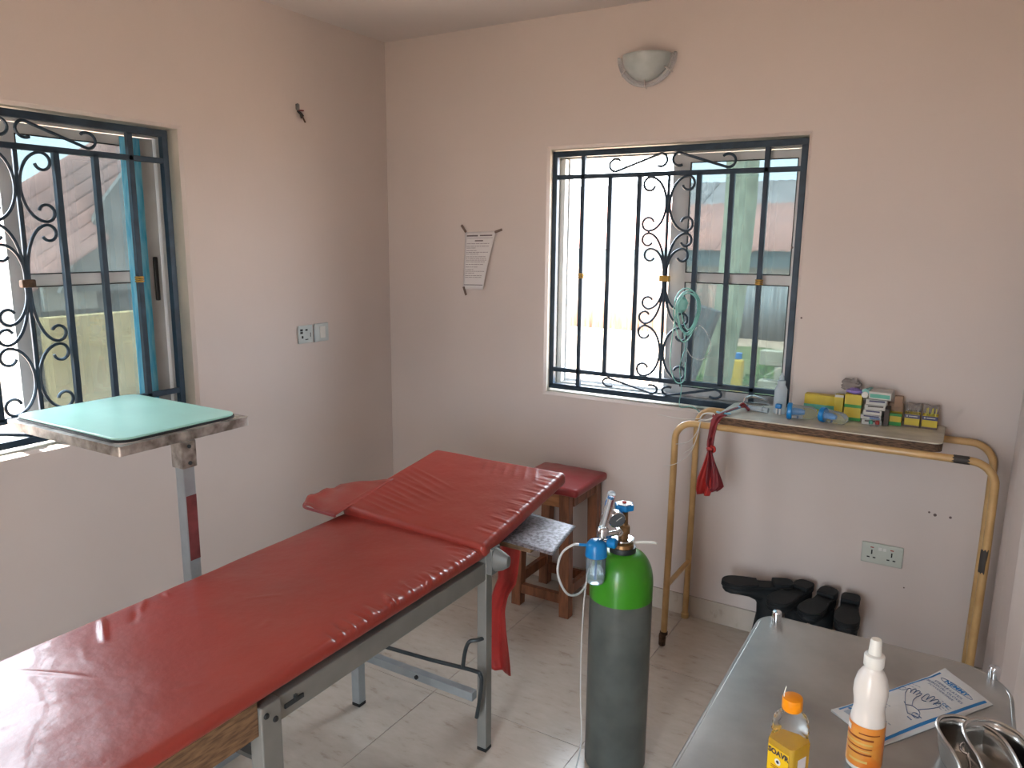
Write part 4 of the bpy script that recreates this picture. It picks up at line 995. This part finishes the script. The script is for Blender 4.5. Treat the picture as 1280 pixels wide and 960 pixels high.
def packtext(s_, size, u, v, mm, bold=0):
    # reading direction runs from the back edge to the front edge (v+), tops of the letters towards u+
    g = text_geo(s_, 1.0, Matrix.Identity(4), bold=bold)
    Lv = .117; Lu = .32; pts = []
    for p in g.v: pts.append(pk(u+p[1]*size/Lu, v+p[0]*size/Lv, .0007))
    return mk('lettering', G().add(pts, g.f), mm, gp, smooth=False)
packtext('NEMMY', .0155, .885, .50, 'blueprint', .03)
packtext('STERILE LATEX', .0100, .822, .47, 'thinprint', .01)
packtext('SURGICAL GLOVES', .0100, .785, .47, 'thinprint', .01)
packtext('POWDER FREE', .0092, .750, .47, 'thinprint')
elg = []
for k in range(40): a = 2*PI*k/40; elg.append(pk(.885+.026*math.cos(a), .50+.32*math.sin(a), .0008))
mk('logo_outline', G().tube(elg, .0004, 4, closed=True), 'thinprint', gp)
# hands drawing
def pline(pts, w=.0006, mm='thinprint'):
    return G().tube([pk(.515+x*.155, .47+y*.36, .0006) for x, y in catmull([(a, b, 0) for a, b in pts], 4) for x, y in [(x, y)]] if 0 else [pk(.515+q.x*.155, .47+q.y*.36, .0006) for q in catmull([(a, b, 0) for a, b in pts], 4)], w, 4)
hand = G()
def addg(g, h): g.add(h.v, h.f)
for pts in ([(-.95, .55), (-.62, .10), (-.50, -.10)], [(-.95, .55), (-.75, .95)], [(-.62, .10), (-.35, -.2), (.0, -.55), (.10, -.62)], [(-.75, .95), (-.42, .62), (-.30, .95)] if 0 else [(-.75, .95), (-.50, .80), (-.42, .60)],
            [(-.62, .10), (-.45, .30), (-.42, .60)], [(-.42, .60), (.15, .75), (.62, .80)], [(-.45, .30), (-.15, .05), (.10, -.05), (.25, -.10)],
            [(.10, -.62), (.40, -.80), (.48, -.70), (.22, -.48)], [(.22, -.48), (.55, -.62), (.60, -.50), (.25, -.34)], [(.25, -.34), (.58, -.42), (.62, -.30), (.27, -.20)], [(.27, -.20), (.50, -.25), (.55, -.14), (.25, -.06)],
            [(.62, .80), (.80, .72), (.78, .62), (.48, .58)], [(.48, .58), (.86, .52), (.88, .40), (.45, .40)], [(.45, .40), (.88, .28), (.86, .18), (.42, .24)], [(.42, .24), (.78, .06), (.74, -.04), (.30, .08)], [(.30, .08), (.22, .22), (.32, .34)]):
    addg(hand, pline(pts))
mk('hand_drawing', hand, 'thinprint', gp)
# small print lines
random.seed(5)
for (ua, ub, va, vb, k, mm) in ((.17, .33, .10, .42, 6, 'greyprint'), (.60, .68, .66, .86, 4, 'greyprint'), (.34, .42, .72, .84, 3, 'thinprint'), (.10, .20, .52, .76, 3, 'greyprint'), (.62, .66, .08, .26, 2, 'greyprint')):
    g = G()
    for i in range(k):
        u = ub-(ub-ua)*i/max(1, k-1)*.9; v = va; 
        while v < vb-.03:
            l = random.uniform(.03, .09); v2 = min(vb, v+l)
            g.add([pk(u, v, .0006), pk(u, v2, .0006), pk(u-.009, v2, .0006), pk(u-.009, v, .0006)], [(0, 1, 2, 3)]); v = v2+.02
    mk('small_print', g, mm, gp, smooth=False)
packtext('CE', .010, .66, .76, 'blueprint', .02)
ring_ = G()
for k in range(20): pass
for (cu, cv) in ((.40, .76), (.555, .12)):
    ring_.tube([pk(cu+.022*math.cos(2*PI*k/20), cv+.06*math.sin(2*PI*k/20), .0006) for k in range(20)], .0004, 4, closed=True)
mk('print_symbol', ring_, 'thinprint', gp)
strip(.045, .10, .56, .885, 'printed_panel', 'blueprint', 6); strip(.045, .09, .14, .36, 'printed_panel', 'greyprint', 6); strip(.095, .115, .10, .40, 'printed_panel', 'blueprint', 4)
g = text_geo('GLOVES', 1.0, Matrix.Identity(4), bold=.02)
mk('lettering', G().add([pk(.0725+p[1]*.0125/.32, .722+p[0]*.0095/.117, .0011) for p in g.v], g.f), 'white', gp, smooth=False)
# --- white spray bottle
bx_, by_ = 2.562, -1.868
sb = thing('spray_bottle', 'white spray bottle with an orange label on the steel table', 'bottle', (bx_, by_, tz))
mk('body', G().lathe([(.024, tz+.0005), (.0268, tz+.003), (.0272, tz+.008), (.0268, tz+.085), (.0248, tz+.096), (.0233, tz+.106), (.0242, tz+.118), (.0262, tz+.132), (.0258, tz+.146), (.022, tz+.162), (.0165, tz+.172), (.0135, tz+.176), (.0135, tz+.181)], (bx_, by_, 0), 40), 'whitebottle', sb, sharp=60)
mk('cap', G().lathe([(.0142, tz+.179), (.0155, tz+.181), (.0155, tz+.197), (.0148, tz+.199), (.0100, tz+.201), (.0092, tz+.212), (.0086, tz+.222), (.0075, tz+.226), (.0001, tz+.2265)], (bx_, by_, 0), 28, caps=False), 'white', sb)
lb = mk('label', G().lathe([(.0276, tz+.010), (.0275, tz+.083)], (bx_, by_, 0), 48, caps=False), 'orange', sb)
lb['label'] = 'orange wrap-around label'
view = math.atan2(CAM.y-by_, CAM.x-bx_)
def lbl_line(z, a0, a1, h, mm, nm='lettering'):
    g = G(); n = 14; vs = []
    for k in range(n+1):
        a = a0+(a1-a0)*k/n
        for zz_ in (z, z+h): vs.append((bx_+.0280*math.cos(a), by_+.0280*math.sin(a), zz_))
    g.add(vs, [(2*i, 2*i+2, 2*i+3, 2*i+1) for i in range(n)]); return g
gd, gy = G(), G()
for i, (z, a0, a1, h) in enumerate(((.060, -1.5, .45, .0035), (.052, -1.5, .40, .003), (.045, -1.4, .40, .002), (.040, -1.45, .30, .002), (.034, -1.1, .40, .003), (.020, -.9, .2, .004), (.070, -.4, .8, .002))):
    addg(gd if i % 2 == 0 else gy, lbl_line(tz+z, view+a0, view+a1, h, ''))
mk('lettering', gd, 'orange_text', sb); mk('lettering', gy, 'yellowprint', sb)
mk('label_emblem', lbl_line(tz+.068, view-1.35, view-.95, .010, ''), 'white', sb)
# --- oil bottle
ox, oy = 2.462, -1.985
orz = math.radians(-26)
ol = thing('oil_bottle', 'square clear bottle half full of yellow oil with an orange cap', 'bottle', (ox, oy, tz))
OM = Matrix.Translation((ox, oy, tz)) @ Matrix.Rotation(orz, 4, 'Z')
def sq(hw, z, r):
    r = min(r, hw*.999); return [OM @ Vector((x, y, z)) for x, y in rrect(-hw, hw, -hw, hw, r, 5)]
shell = [(.022, .0006, .006), (.0245, .003, .008), (.0245, .012, .008), (.0235, .016, .008), (.0245, .020, .008), (.0245, .078, .008), (.0225, .086, .009), (.0215, .092, .010), (.0232, .097, .010), (.0222, .102, .011), (.0232, .107, .012), (.0215, .112, .013), (.0225, .117, .014), (.020, .124, .015), (.0135, .131, .013), (.0120, .134, .0119), (.0120, .140, .0119)]
mk('bottle_shell', G().loft([sq(h, z, r) for h, z, r in shell], caps=True), 'pet', ol, sharp=40)
mk('oil', G().loft([sq(h, z, r) for h, z, r in [(.0215, .0018, .006), (.0232, .004, .007), (.0232, .076, .007), (.0226, .081, .007)]]), 'oil', ol, sharp=40)
capm = Matrix.Translation((ox, oy, tz+.134)) @ Matrix.Rotation(.06, 4, 'X')
pr = [(.0145, 0), (.0155, .0015), (.0155, .017), (.0148, .020), (.012, .0212), (.0001, .0214)]
g = G(); n = 60; vs = []
for r, z in pr:
    for k in range(n): rr_ = r-(.0005 if (k % 2 and .001 < z < .018) else 0); vs.append((rr_*math.cos(2*PI*k/n), rr_*math.sin(2*PI*k/n), z))
g.add(vs, [(j*n+k, j*n+(k+1) % n, (j+1)*n+(k+1) % n, (j+1)*n+k) for j in range(len(pr)-1) for k in range(n)], capm)
mk('cap', g, 'capyellow', ol)
mk('cap_tab', G().tube([(ox-.012, oy-.006, tz+.150), (ox-.0125, oy-.006, tz+.160), (ox-.010, oy-.005, tz+.172)], .0008, 6), 'white', ol)
# label panels on the two faces towards the camera: local -y face (left in view) and +x face
gl = G().add([OM @ Vector(p) for p in ((-.019, -.0249, .022), (.019, -.0249, .022), (.019, -.0249, .072), (-.019, -.0249, .072))], [(0, 1, 2, 3)])
mk('label', gl, 'yellowlabel', ol, smooth=False)
FM = OM @ frame3((0, -.0252, .0), (1, 0, 0), (0, 0, 1))
g = text_geo('SOAVR', .0118, FM @ Matrix.Translation((0, .064, .0)), bold=.0006)
mk('lettering', g, 'navyprint', ol, smooth=False)
g = G()
vs = [FM @ Vector((.0055*math.cos(2*PI*k/20), .050+.0055*math.sin(2*PI*k/20), .0001)) for k in range(20)]; g.add(vs, [tuple(range(20))])
em = mk('label_emblem', g, 'white', ol, smooth=False)
g = G()
vs = [FM @ Vector((.0030*math.cos(2*PI*k/6), .050+.0030*math.sin(2*PI*k/6), .0003)) for k in range(6)]; g.add(vs, [tuple(range(6))])
mk('emblem_mark', g, 'navyprint', em, smooth=False)
g = G()
for z in (.040, .037, .030, .026): g.add([FM @ Vector(p) for p in ((-.012, z, .0001), (.011, z, .0001), (.011, z+.0014, .0001), (-.012, z+.0014, .0001))], [(0, 1, 2, 3)])
mk('small_print', g, 'orange_text', ol, smooth=False)
FX = OM @ frame3((.0250, 0, 0), (0, 1, 0), (0, 0, 1))
mk('side_label', G().add([FX @ Vector(p) for p in ((-.010, .030, 0), (.010, .030, 0), (.010, .062, 0), (-.010, .062, 0))], [(0, 1, 2, 3)]), 'paper', ol, smooth=False)
# --- two nested kidney dishes
def dish(label, outline, z0, depth, wall=.0012, rr_=.0032, inset=.012):
    c = catmull([(x, y, 0) for x, y in outline], 6, closed=True)
    cx = sum(p.x for p in c)/len(c); cyy = sum(p.y for p in c)/len(c); n = len(c)
    t = thing('kidney_dish', label, 'kidney dish', (cx, cyy, z0), 'steel kidney dishes on the table')
    nrm = []
    for i in range(n):
        d = (c[(i+1) % n]-c[i-1]).normalized(); nrm.append(Vector((d.y, -d.x, 0)))
    area = sum(c[i].x*c[(i+1) % n].y-c[(i+1) % n].x*c[i].y for i in range(n))
    sgn = -1 if area > 0 else 1   # towards the inside
    rings = []
    for (ins, z) in ((0, depth), (.003, depth*.7), (.006, depth*.3), (.010, .004), (.016, .0015)):
        rings.append([(c[i].x+sgn*nrm[i].x*ins, c[i].y+sgn*nrm[i].y*ins, z0+z) for i in range(n)])
    g = G().loft(rings, caps=False); g.add(rings[-1], [tuple(range(n))])
    mk('bowl', g, 'polished', t, solid=wall, sharp=60)
    mk('rolled_rim', G().tube([(p.x, p.y, z0+depth) for p in c], rr_, 8, closed=True), 'polished', t)
dish('polished steel kidney dish, lower of the two nested ones at the right edge', [(2.699, -1.738), (2.678, -1.744), (2.664, -1.760), (2.661, -1.784), (2.669, -1.812), (2.684, -1.846), (2.696, -1.885), (2.698, -1.93), (2.690, -1.97), (2.692, -2.01), (2.715, -2.035), (2.745, -2.03), (2.768, -1.98), (2.778, -1.90), (2.772, -1.82), (2.745, -1.755)], tz+.0012, .058)
dish('polished steel kidney dish, upper of the two nested ones at the right edge', [(2.748, -1.742), (2.722, -1.746), (2.704, -1.765), (2.698, -1.792), (2.705, -1.825), (2.718, -1.858), (2.726, -1.893), (2.726, -1.93), (2.719, -1.965), (2.722, -1.995), (2.742, -2.012), (2.768, -2.0), (2.788, -1.95), (2.797, -1.88), (2.794, -1.81), (2.778, -1.762)], tz+.012, .058)
t = thing('forceps', 'small steel ring-handled forceps lying inside the lower kidney dish', 'forceps', (2.70, -1.82, tz+.04))
mk('ring_handle', G().tube([(2.706+.010*math.cos(2*PI*k/18), -1.806+.015*math.sin(2*PI*k/18), tz+.046) for k in range(18)], .0022, 8, closed=True), 'chrome', t)
mk('shaft', G().tube([(2.708, -1.821, tz+.046), (2.714, -1.86, tz+.030), (2.718, -1.93, tz+.022)], .0025, 8), 'chrome', t)

# ------------------------------------------------------------------ curtain at the right wall
def cur(u, v):
    y = -.035-2.1*u; z = .03+2.2*v
    a = .016+.004*math.sin(u*7); ph = 2*PI*y/.36+.6*math.sin(y*5)+.35*math.sin(v*3+u*9)
    x = 2.833+a*math.sin(ph)+.010*noise((y*4, z*1.2, 0)); 
    return Vector((min(x, 2.862), y, z))
cu = thing('curtain', 'pinkish white curtain hanging in folds along the right wall', 'curtain', (2.84, -1.0, .03))
mk('fabric', G().grid(cur, 260, 30), 'curtain', cu, solid=.0015, sharp=80)
mk('rod', G().cyl((2.845, -2.15, 2.24), (2.845, -.02, 2.24), .010, 12), 'alu', cu)
for y in (-2.1, -.06): mk('bracket', G().box(2.838, 2.88, y-.008, y+.008, 2.232, 2.248), 'alu', cu, smooth=False)

# ------------------------------------------------------------------ wall fittings
for x, z, rr0 in ((2.605, .655, .006), (2.585, .662, .004), (2.655, .655, .005), (2.53, .345, .003), (2.02, 1.63, .005), (2.075, 1.36, .004)):
    mk('nail_hole', G().lathe([(.0001, .0008), (rr0, .0006), (rr0, 0)], (0, 0, 0), 8, caps=False, mtx=Matrix.Translation((x, -.0001, z)) @ Matrix.Rotation(PI/2, 4, 'X')), 'brownbase', wall_back)
def plate_mesh(P, w, h, d, m, root, nm='plate'):
    g = G().rbox(-w/2, w/2, -h/2, h/2, 0, d, .004, 2, 2, 1); return mk(nm, G().add([P(*v) for v in g.v], g.f), m, root)
# double socket on back wall
def PB(cx, cz): return lambda x, y, z: (cx+x, -z, cz+y)
def PL(cy_, cz): return lambda x, y, z: (z, cy_+x, cz+y)
def fitbox(P, x0, x1, y0, y1, z0, z1, m, root, nm): g = G().box(x0, x1, y0, y1, z0, z1); return mk(nm, G().add([P(*v) for v in g.v], g.f), m, root, smooth=False)
P = PB(2.443, .463)
so = thing('double_socket', 'ivory double wall socket low on the back wall', 'socket', (2.443, 0, .463))
plate_mesh(P, .146, .083, .011, 'socket', so)
for sx in (-.036, .034):
    fitbox(P, sx-.0025, sx+.0025, -.004, .014, .011, .0114, 'black', so, 'socket_slot')
    for dx in (-.011, .010): fitbox(P, sx+dx-.005, sx+dx+.005, -.019, -.014, .011, .0114, 'black', so, 'socket_slot')
    fitbox(P, sx-.006, sx+.006, .022, .026, .011, .0116, 'redled', so, 'indicator')
for sx in (-.008, .008): fitbox(P, sx-.006, sx+.006, .016, .028, .011, .0135, 'white', so, 'rocker')
# single socket and switch on left wall
P = PL(-.613, 1.209)
so = thing('wall_socket', 'white single wall socket with black slots left of the light switch', 'socket', (0, -.613, 1.209))
plate_mesh(P, .087, .083, .010, 'socketwhite', so)
fitbox(P, -.028, -.018, -.018, -.006, .010, .0106, 'black', so, 'socket_slot'); fitbox(P, -.006, .012, -.026, -.022, .010, .0106, 'black', so, 'socket_slot')
fitbox(P, -.004, .010, .016, .024, .010, .0106, 'black', so, 'socket_slot'); fitbox(P, .026, .029, -.014, .006, .010, .0106, 'black', so, 'socket_slot')
for (a, b) in ((.020, .032), (.008, .020)): fitbox(P, -.036, -.020, a-.004, b-.006, .010, .0106, 'black', so, 'printed_mark')
P = PL(-.512, 1.209)
sw = thing('light_switch', 'pale grey-white single light switch right of the wall socket', 'switch', (0, -.512, 1.209))
plate_mesh(P, .090, .086, .010, 'socketwhite', sw)
fitbox(P, -.014, .020, -.026, .028, .010, .013, 'white', sw, 'rocker')
# bundle of bare wires
wr = thing('wire_stub', 'small tuft of dark cut wires poking out high on the left wall', 'wires', (0, -.595, 2.195))
for k, (dy, dz, mm) in enumerate(((-.012, .030, 'clampgrey'), (.020, -.020, 'black'), (.030, -.045, 'rust'), (.008, -.030, 'black'), (.022, .004, 'redplastic_dark'))):
    mk('wire', G().tube(catmull([(-.004, -.602, 2.200), (.010, -.600+dy*.4, 2.200+dz*.4), (.014, -.600+dy, 2.198+dz)], 4), .0035, 6), mm, wr)
mk('mount', G().box(0, .010, -.612, -.596, 2.203, 2.228), 'clampgrey', wr, smooth=False, bevel=.002)
# wall lamp: half bowl
lx, lz = 1.395, 2.397
lp = thing('wall_lamp', 'unlit half-bowl frosted glass wall lamp above the window', 'wall lamp', (lx, 0, lz))
def qs(R, dpt, hh, a, b): # a 0..pi around, b 0..pi/2 elevation
    return (lx+R*math.cos(a)*math.cos(b), -.012-dpt*math.sin(b), lz-hh*math.sin(a)*math.cos(b))
g = G().grid(lambda u, v: qs(.100, .085, .100, PI*u, PI/2*v), 28, 14); mk('bowl', g, 'frosted', lp, solid=.003)
g = G(); pts = []
for k in range(33): a = PI*k/32; pts.append((lx+.128*math.cos(a), lz-.124*math.sin(a)))
vs = [(x, -.004, z) for x, z in pts]+[(x, -.012, z) for x, z in pts]; n = 33
g.add(vs, [tuple(range(n)), tuple(range(2*n-1, n-1, -1))]+[(i, (i+1) % n, n+(i+1) % n, n+i) for i in range(n)])
mk('backplate', g, 'rimglass', lp, bevel=.002)
mk('rim', G().tube([(lx+.122*math.cos(a), -.016, lz-.119*math.sin(a)) for a in [PI*k/28 for k in range(29)]], .008, 10, flat=.8), 'rimglass', lp)
for a in (PI*.19, PI*.5, PI*.81):
    mk('clip', G().tube([(lx+.132*math.cos(a), -.004, lz-.128*math.sin(a)), (lx+.126*math.cos(a), -.026, lz-.122*math.sin(a)), (lx+.098*math.cos(a), -.032, lz-.094*math.sin(a))], .0035, 8), 'chrome', lp)
# notice sheet
nt_ = thing('paper_notice', 'typed white paper notice taped to the back wall left of the window', 'notice', (.56, -.004, 1.40))
def pap(u, v): # u left-right, v top-bottom; right side curls inwards lower down
    xl = .487-.014*v; xr = .662-.060*v
    x = xl+(xr-xl)*u; z = 1.684-.278*v+.004*u
    return Vector((x, -.003-.020*(u**3)*v-.006*math.sin(PI*v)*u, z))
mk('sheet', G().grid(pap, 14, 18), 'paper', nt_, solid=.0008)
def pline2(u0, u1, v, h): return G().grid(lambda a, b: pap(u0+(u1-u0)*a, v+h*b)+Vector((0, -.0012, 0)), 6, 1)
ink = G(); random.seed(11)
v = .035
for (u0, u1, vv, h) in ((.06, .44, .055, .026), (.50, .92, .055, .022), (.08, .95, .105, .006), (.35, .64, .145, .020)): addg(ink, pline2(u0, u1, vv, h))
mk('heading', ink, 'ink', nt_, smooth=False)
ink = G(); v = .20
while v < .80:
    u = .07; end = random.choice((.9, .85, .6, .88, .45))
    while u < end-.05:
        l = random.uniform(.05, .16); addg(ink, pline2(u, min(end, u+l), v, .007)); u += l+.018
    v += random.choice((.030, .030, .045))
mk('typed_lines', ink, 'ink', nt_, smooth=False)
mk('fold', G().grid(lambda a, b: pap(.03+.92*a, .915+.012*b)+Vector((0, -.0015, 0)), 6, 1), 'ink', nt_, smooth=False)
for (x, z, an) in ((.478, 1.700, -.9), (.678, 1.690, .3), (.484, 1.398, -1.2)):
    m = Matrix.Translation((x, -.0055, z)) @ Matrix.Rotation(-an, 4, 'Y')
    mk('tape', G().box(-.022, .022, -.0005, .0005, -.006, .006, mtx=m), 'tape', nt_, smooth=False)
# coil of teal tubing and mask on the back window grille
tc_ = thing('oxygen_mask', 'coil of pale teal tubing with a small clear mask hung on the back window grille', 'tubing', (1.60, .028, 1.30))
tg = G(); random.seed(2)
for k in range(5):
    cx, cz, a_, b_ = 1.603+random.uniform(-.012, .014), 1.345+random.uniform(-.02, .02), .045+random.uniform(-.01, .012), .095+random.uniform(-.015, .02)
    tg.tube([(cx+a_*math.cos(t)+.006*math.sin(2*t), .026-.004*k*.6, cz+b_*math.sin(t)) for t in [2*PI*i/28 for i in range(28)]], .0026, 6, closed=True)
tg.tube(catmull([(1.600, .024, 1.26), (1.608, .022, 1.20), (1.588, .022, 1.12), (1.600, .024, 1.02), (1.596, .018, .965), (1.61, .0, .945), (1.66, -.004, .955), (1.70, -.004, .93)], 6), .0018, 6)
tg.tube(catmull([(1.560, .026, 1.36), (1.548, .024, 1.25), (1.545, .024, 1.12), (1.575, .022, 1.05), (1.61, .022, 1.06), (1.612, .022, 1.14)], 6), .0026, 6)
mk('tubing_coil', tg, 'tealtube', tc_)
mk('looped_line', G().tube(catmull([(1.615, .024, 1.20), (1.64, .020, 1.165), (1.69, .018, 1.16), (1.72, .018, 1.21), (1.70, .018, 1.27), (1.665, .020, 1.30), (1.63, .022, 1.26)], 6), .0015, 6), 'tube', tc_)
mk('mask', blob(1.580, .030, 1.385, .026, .014, .034, 6.6, .2), 'tealtube', tc_)

# ------------------------------------------------------------------ outside
gz = -.35
struct('ground', G().grid(lambda u, v: (-45+75*u, -30+75*v, gz), 30, 30), 'earth')
# the added doorway behind the camera opens straight onto this ground
# grass
gt = mk('grass_patch', G().grid(lambda u, v: (-.55-(4.6+7.0*v-7)*.32+(2.05+(4.6+7.0*v-7)*.32)*u, 4.6+7.0*v, gz+.03+.05*noise(((-.55-(4.6+7.0*v-7)*.32+(2.05+(4.6+7.0*v-7)*.32)*u)+4.5, v*6, 2))), 20, 20), 'turf', loc=(-1.5, 8, gz)); gt['kind'] = 'structure'
random.seed(9); g = G()
for k in range(16000):
    x, y = random.uniform(-3.4, 1.4), random.uniform(4.7, 11.4)
    if x < -.75-(y-7)*.32: continue
    if noise((x*.7, y*.5, 4)) < -.12: continue
    if .0 < x < .25 and 6.6 < y < 7.0 or x > .28 and 6.95 < y < 7.45 or abs(x-.3) < .2 and abs(y-5) < .2: continue
    h = random.uniform(.05, .13); a = random.uniform(0, PI); dx, dy = .014*math.cos(a), .014*math.sin(a)
    z = gz+.02+.05*noise(((x+4.5), (y-4.6)*6/7, 2))
    g.v += [(x-dx, y-dy, z), (x+dx, y+dy, z), (x+random.uniform(-.04, .04), y+random.uniform(-.04, .04), z+h)]; o = len(g.v); g.f.append((o-3, o-2, o-1))
gm_ = bpy.data.meshes.new('grass'); gm_.from_pydata(g.v, [], g.f); gm_.materials.append(M['grass'])
go = bpy.data.objects.new('grass', gm_); COL.objects.link(go); go['kind'] = 'stuff'; tag(go, 'short green grass in the yard beyond the back window', 'grass')
# tree trunk
tr0 = thing('tree', 'pale leaning tree trunk standing in the yard outside the back window', 'tree', (.05, 5, gz))
tp = catmull([(.30, 5, gz), (.40, 5, .5), (.46, 5.0, 1.2), (.49, 5.02, 2.0), (.50, 5.0, 3.0), (.56, 5.1, 4.4)], 6)
mk('trunk', G().tube([p for p in tp], [.14+.035*k/len(tp) for k in range(len(tp))], 16), 'bark', tr0)
mk('branch', G().tube(catmull([(.52, 5, 2.5), (.2, 5.1, 2.9), (-.3, 5.2, 3.3)], 5), [.06-.004*k for k in range(11)], 8), 'bark', tr0)
pt = tag(mk('wooden_post', G().bar((-.22, 4.6, gz), (.24, 4.65, 1.0), .17), 'darkwood', loc=(-.22, 4.6, gz), smooth=False), 'dark leaning wooden post in front of the tree', 'post')
tag(mk('wooden_post', G().bar((.03, 4.42, gz), (.44, 4.46, .98), .13), 'darkwood', loc=(.03, 4.42, gz), smooth=False), 'second dark leaning post, at the foot of the pale tree', 'post')
# sheet fence beyond the grass
fe = thing('sheet_fence', 'fence of rusted and grey metal sheets across the yard', 'fence', (-2.5, 13, gz))
x = -6.5; k = 0; random.seed(21)
while x < 1.2:
    wd = random.uniform(.45, .7); top = .80+random.uniform(-.06, .06)
    n = 8; rows = []
    gg = G().grid(lambda u, v, x=x, wd=wd, top=top: (x+wd*u, 13+.03*math.sin(u*2*PI*4)+.04*(k % 2), gz+(top-gz)*v), 32, 1)
    mk('metal_sheet', gg, 'sheetfence' if x < -1.75 else 'sheetgrey', fe, solid=.01); x += wd-.02; k += 1
# house behind the fence
h1_ = thing('house', 'low house with a rusty pink roof beyond the back window', 'house', (-3, 18, gz))
mk('wall', G().box(-9, 2.5, 17.5, 21, gz, 1.0), 'plaster', h1_, smooth=False)
mk('fascia', G().box(-9.3, 2.8, 16.95, 17.05, 1.0, 1.42), 'fascia', h1_, smooth=False)
def sheets(root, x0, x1, y0, z0, y1, z1, n, m, nm='roof_sheet'):
    for i in range(n):
        a, b = x0+(x1-x0)*i/n, x0+(x1-x0)*(i+1)/n+.03
        mk(nm, G().grid(lambda u, v: (a+(b-a)*u, y0+(y1-y0)*v, z0+(z1-z0)*v+.03*abs(math.sin(u*PI*5))+.02*(i % 2)), 20, 1), m, root, solid=.01)
sheets(h1_, -9.3, 2.8, 16.9, 1.40, 20.4, 2.75, 12, 'roof')
h2_ = thing('house', 'far house with a wide grey roof behind the rusty pink roof', 'house', (-6, 26, gz))
mk('wall', G().box(-18, 4, 26, 31, gz, 2.2), 'plaster', h2_, smooth=False)
sheets(h2_, -18.5, 4.5, 25.6, 2.2, 30, 4.1, 12, 'roofgrey')
# low block wall, jerrycan and water pot
bw = thing('block_wall', 'low wall of pale concrete blocks at the right side of the yard', 'low wall', (.65, 7.2, gz))
for r in range(3):
    for c in range(3):
        xx = .32+c*.42+(.2 if r % 2 else 0); mk('block', G().box(xx, xx+.40, 7.1, 7.3, gz+.20*r, gz+.20*r+.192), 'block', bw, smooth=False, bevel=.01)
jc = thing('jerrycan', 'tall yellow jerrycan with a blue top standing by the block wall', 'jerrycan', (.12, 7.0, gz))
mk('can', G().rbox(.05, .19, 6.75, 6.87, gz+.01, gz+.50, .03, 2, 2, 2), 'yellowcan', jc)
mk('cap', G().cyl((.12, 6.81, gz+.50), (.12, 6.81, gz+.58), .045), 'blue', jc)
# left side: house with big rusty roof
hl = thing('house', 'neighbouring house with a large rusty sheet roof outside the left window', 'house', (-7, 2, gz))
Ra, Rb = Vector((-5, .0, 1.60)), Vector((-8, 3.45, 2.90)); Rd, Rc = Vector((-4.9, .75, 1.20)), Vector((-7, 3.10, 1.80))
Ra2 = Ra-(Rb-Ra)*.9; Rd2 = Rd-(Rc-Rd)*1.0; 
Rb, Rc = Rb+(Rb-Ra)*.8, Rc+(Rb-Ra)*.8
Rb = Rb+Vector((0, 0, .25))
n = 7
for i in range(n):
    a0, a1 = i/n*1.12, (i+1)/n*1.12+.05
    p0, p1 = Ra2.lerp(Rd2, a0), Ra2.lerp(Rd2, a1); q0, q1 = Rb.lerp(Rc, a0), Rb.lerp(Rc, a1)
    mk('roof_sheet', G().grid(lambda u, v: p0.lerp(p1, v).lerp(q0.lerp(q1, v), u)+Vector((.02*(n-i), 0, .02*math.sin(v*PI)+.015*i/n)), 24, 8), 'roof', hl, solid=.012)
mk('gable_wall', G().box(-7.6, -7.2, -3, 8, gz, 1.10), 'greywall', hl, smooth=False)
mk('lower_wall', G().box(-6.3, -6.1, 1.45, 2.75, gz, .74), 'creamwall', hl, smooth=False)
mk('notice_panel', G().box(-7.19, -7.12, 1.95, 2.62, .72, 1.08), 'plaster', hl, smooth=False)
mk('shed_wall', G().box(-6.35, -6.15, 2.78, 5.0, gz, .72), 'greywall', hl, smooth=False)
mk('shed_wall', G().box(-6.6, -6.4, -1.5, 1.4, gz, .60), 'plaster', hl, smooth=False)

mk('side_gable', G().add([(x, y, z) for x in (-6.0, -6.08) for y, z in ((1.55, 1.02), (2.12, 2.02), (3.2, 3.3), (4.4, 1.02))], [(0, 1, 2, 3), (7, 6, 5, 4), (0, 4, 5, 1), (1, 5, 6, 2), (2, 6, 7, 3), (3, 7, 4, 0)]), 'greywall', hl, smooth=False)
for o in list(bpy.data.objects):
    if '_base' in o: del o['_base']
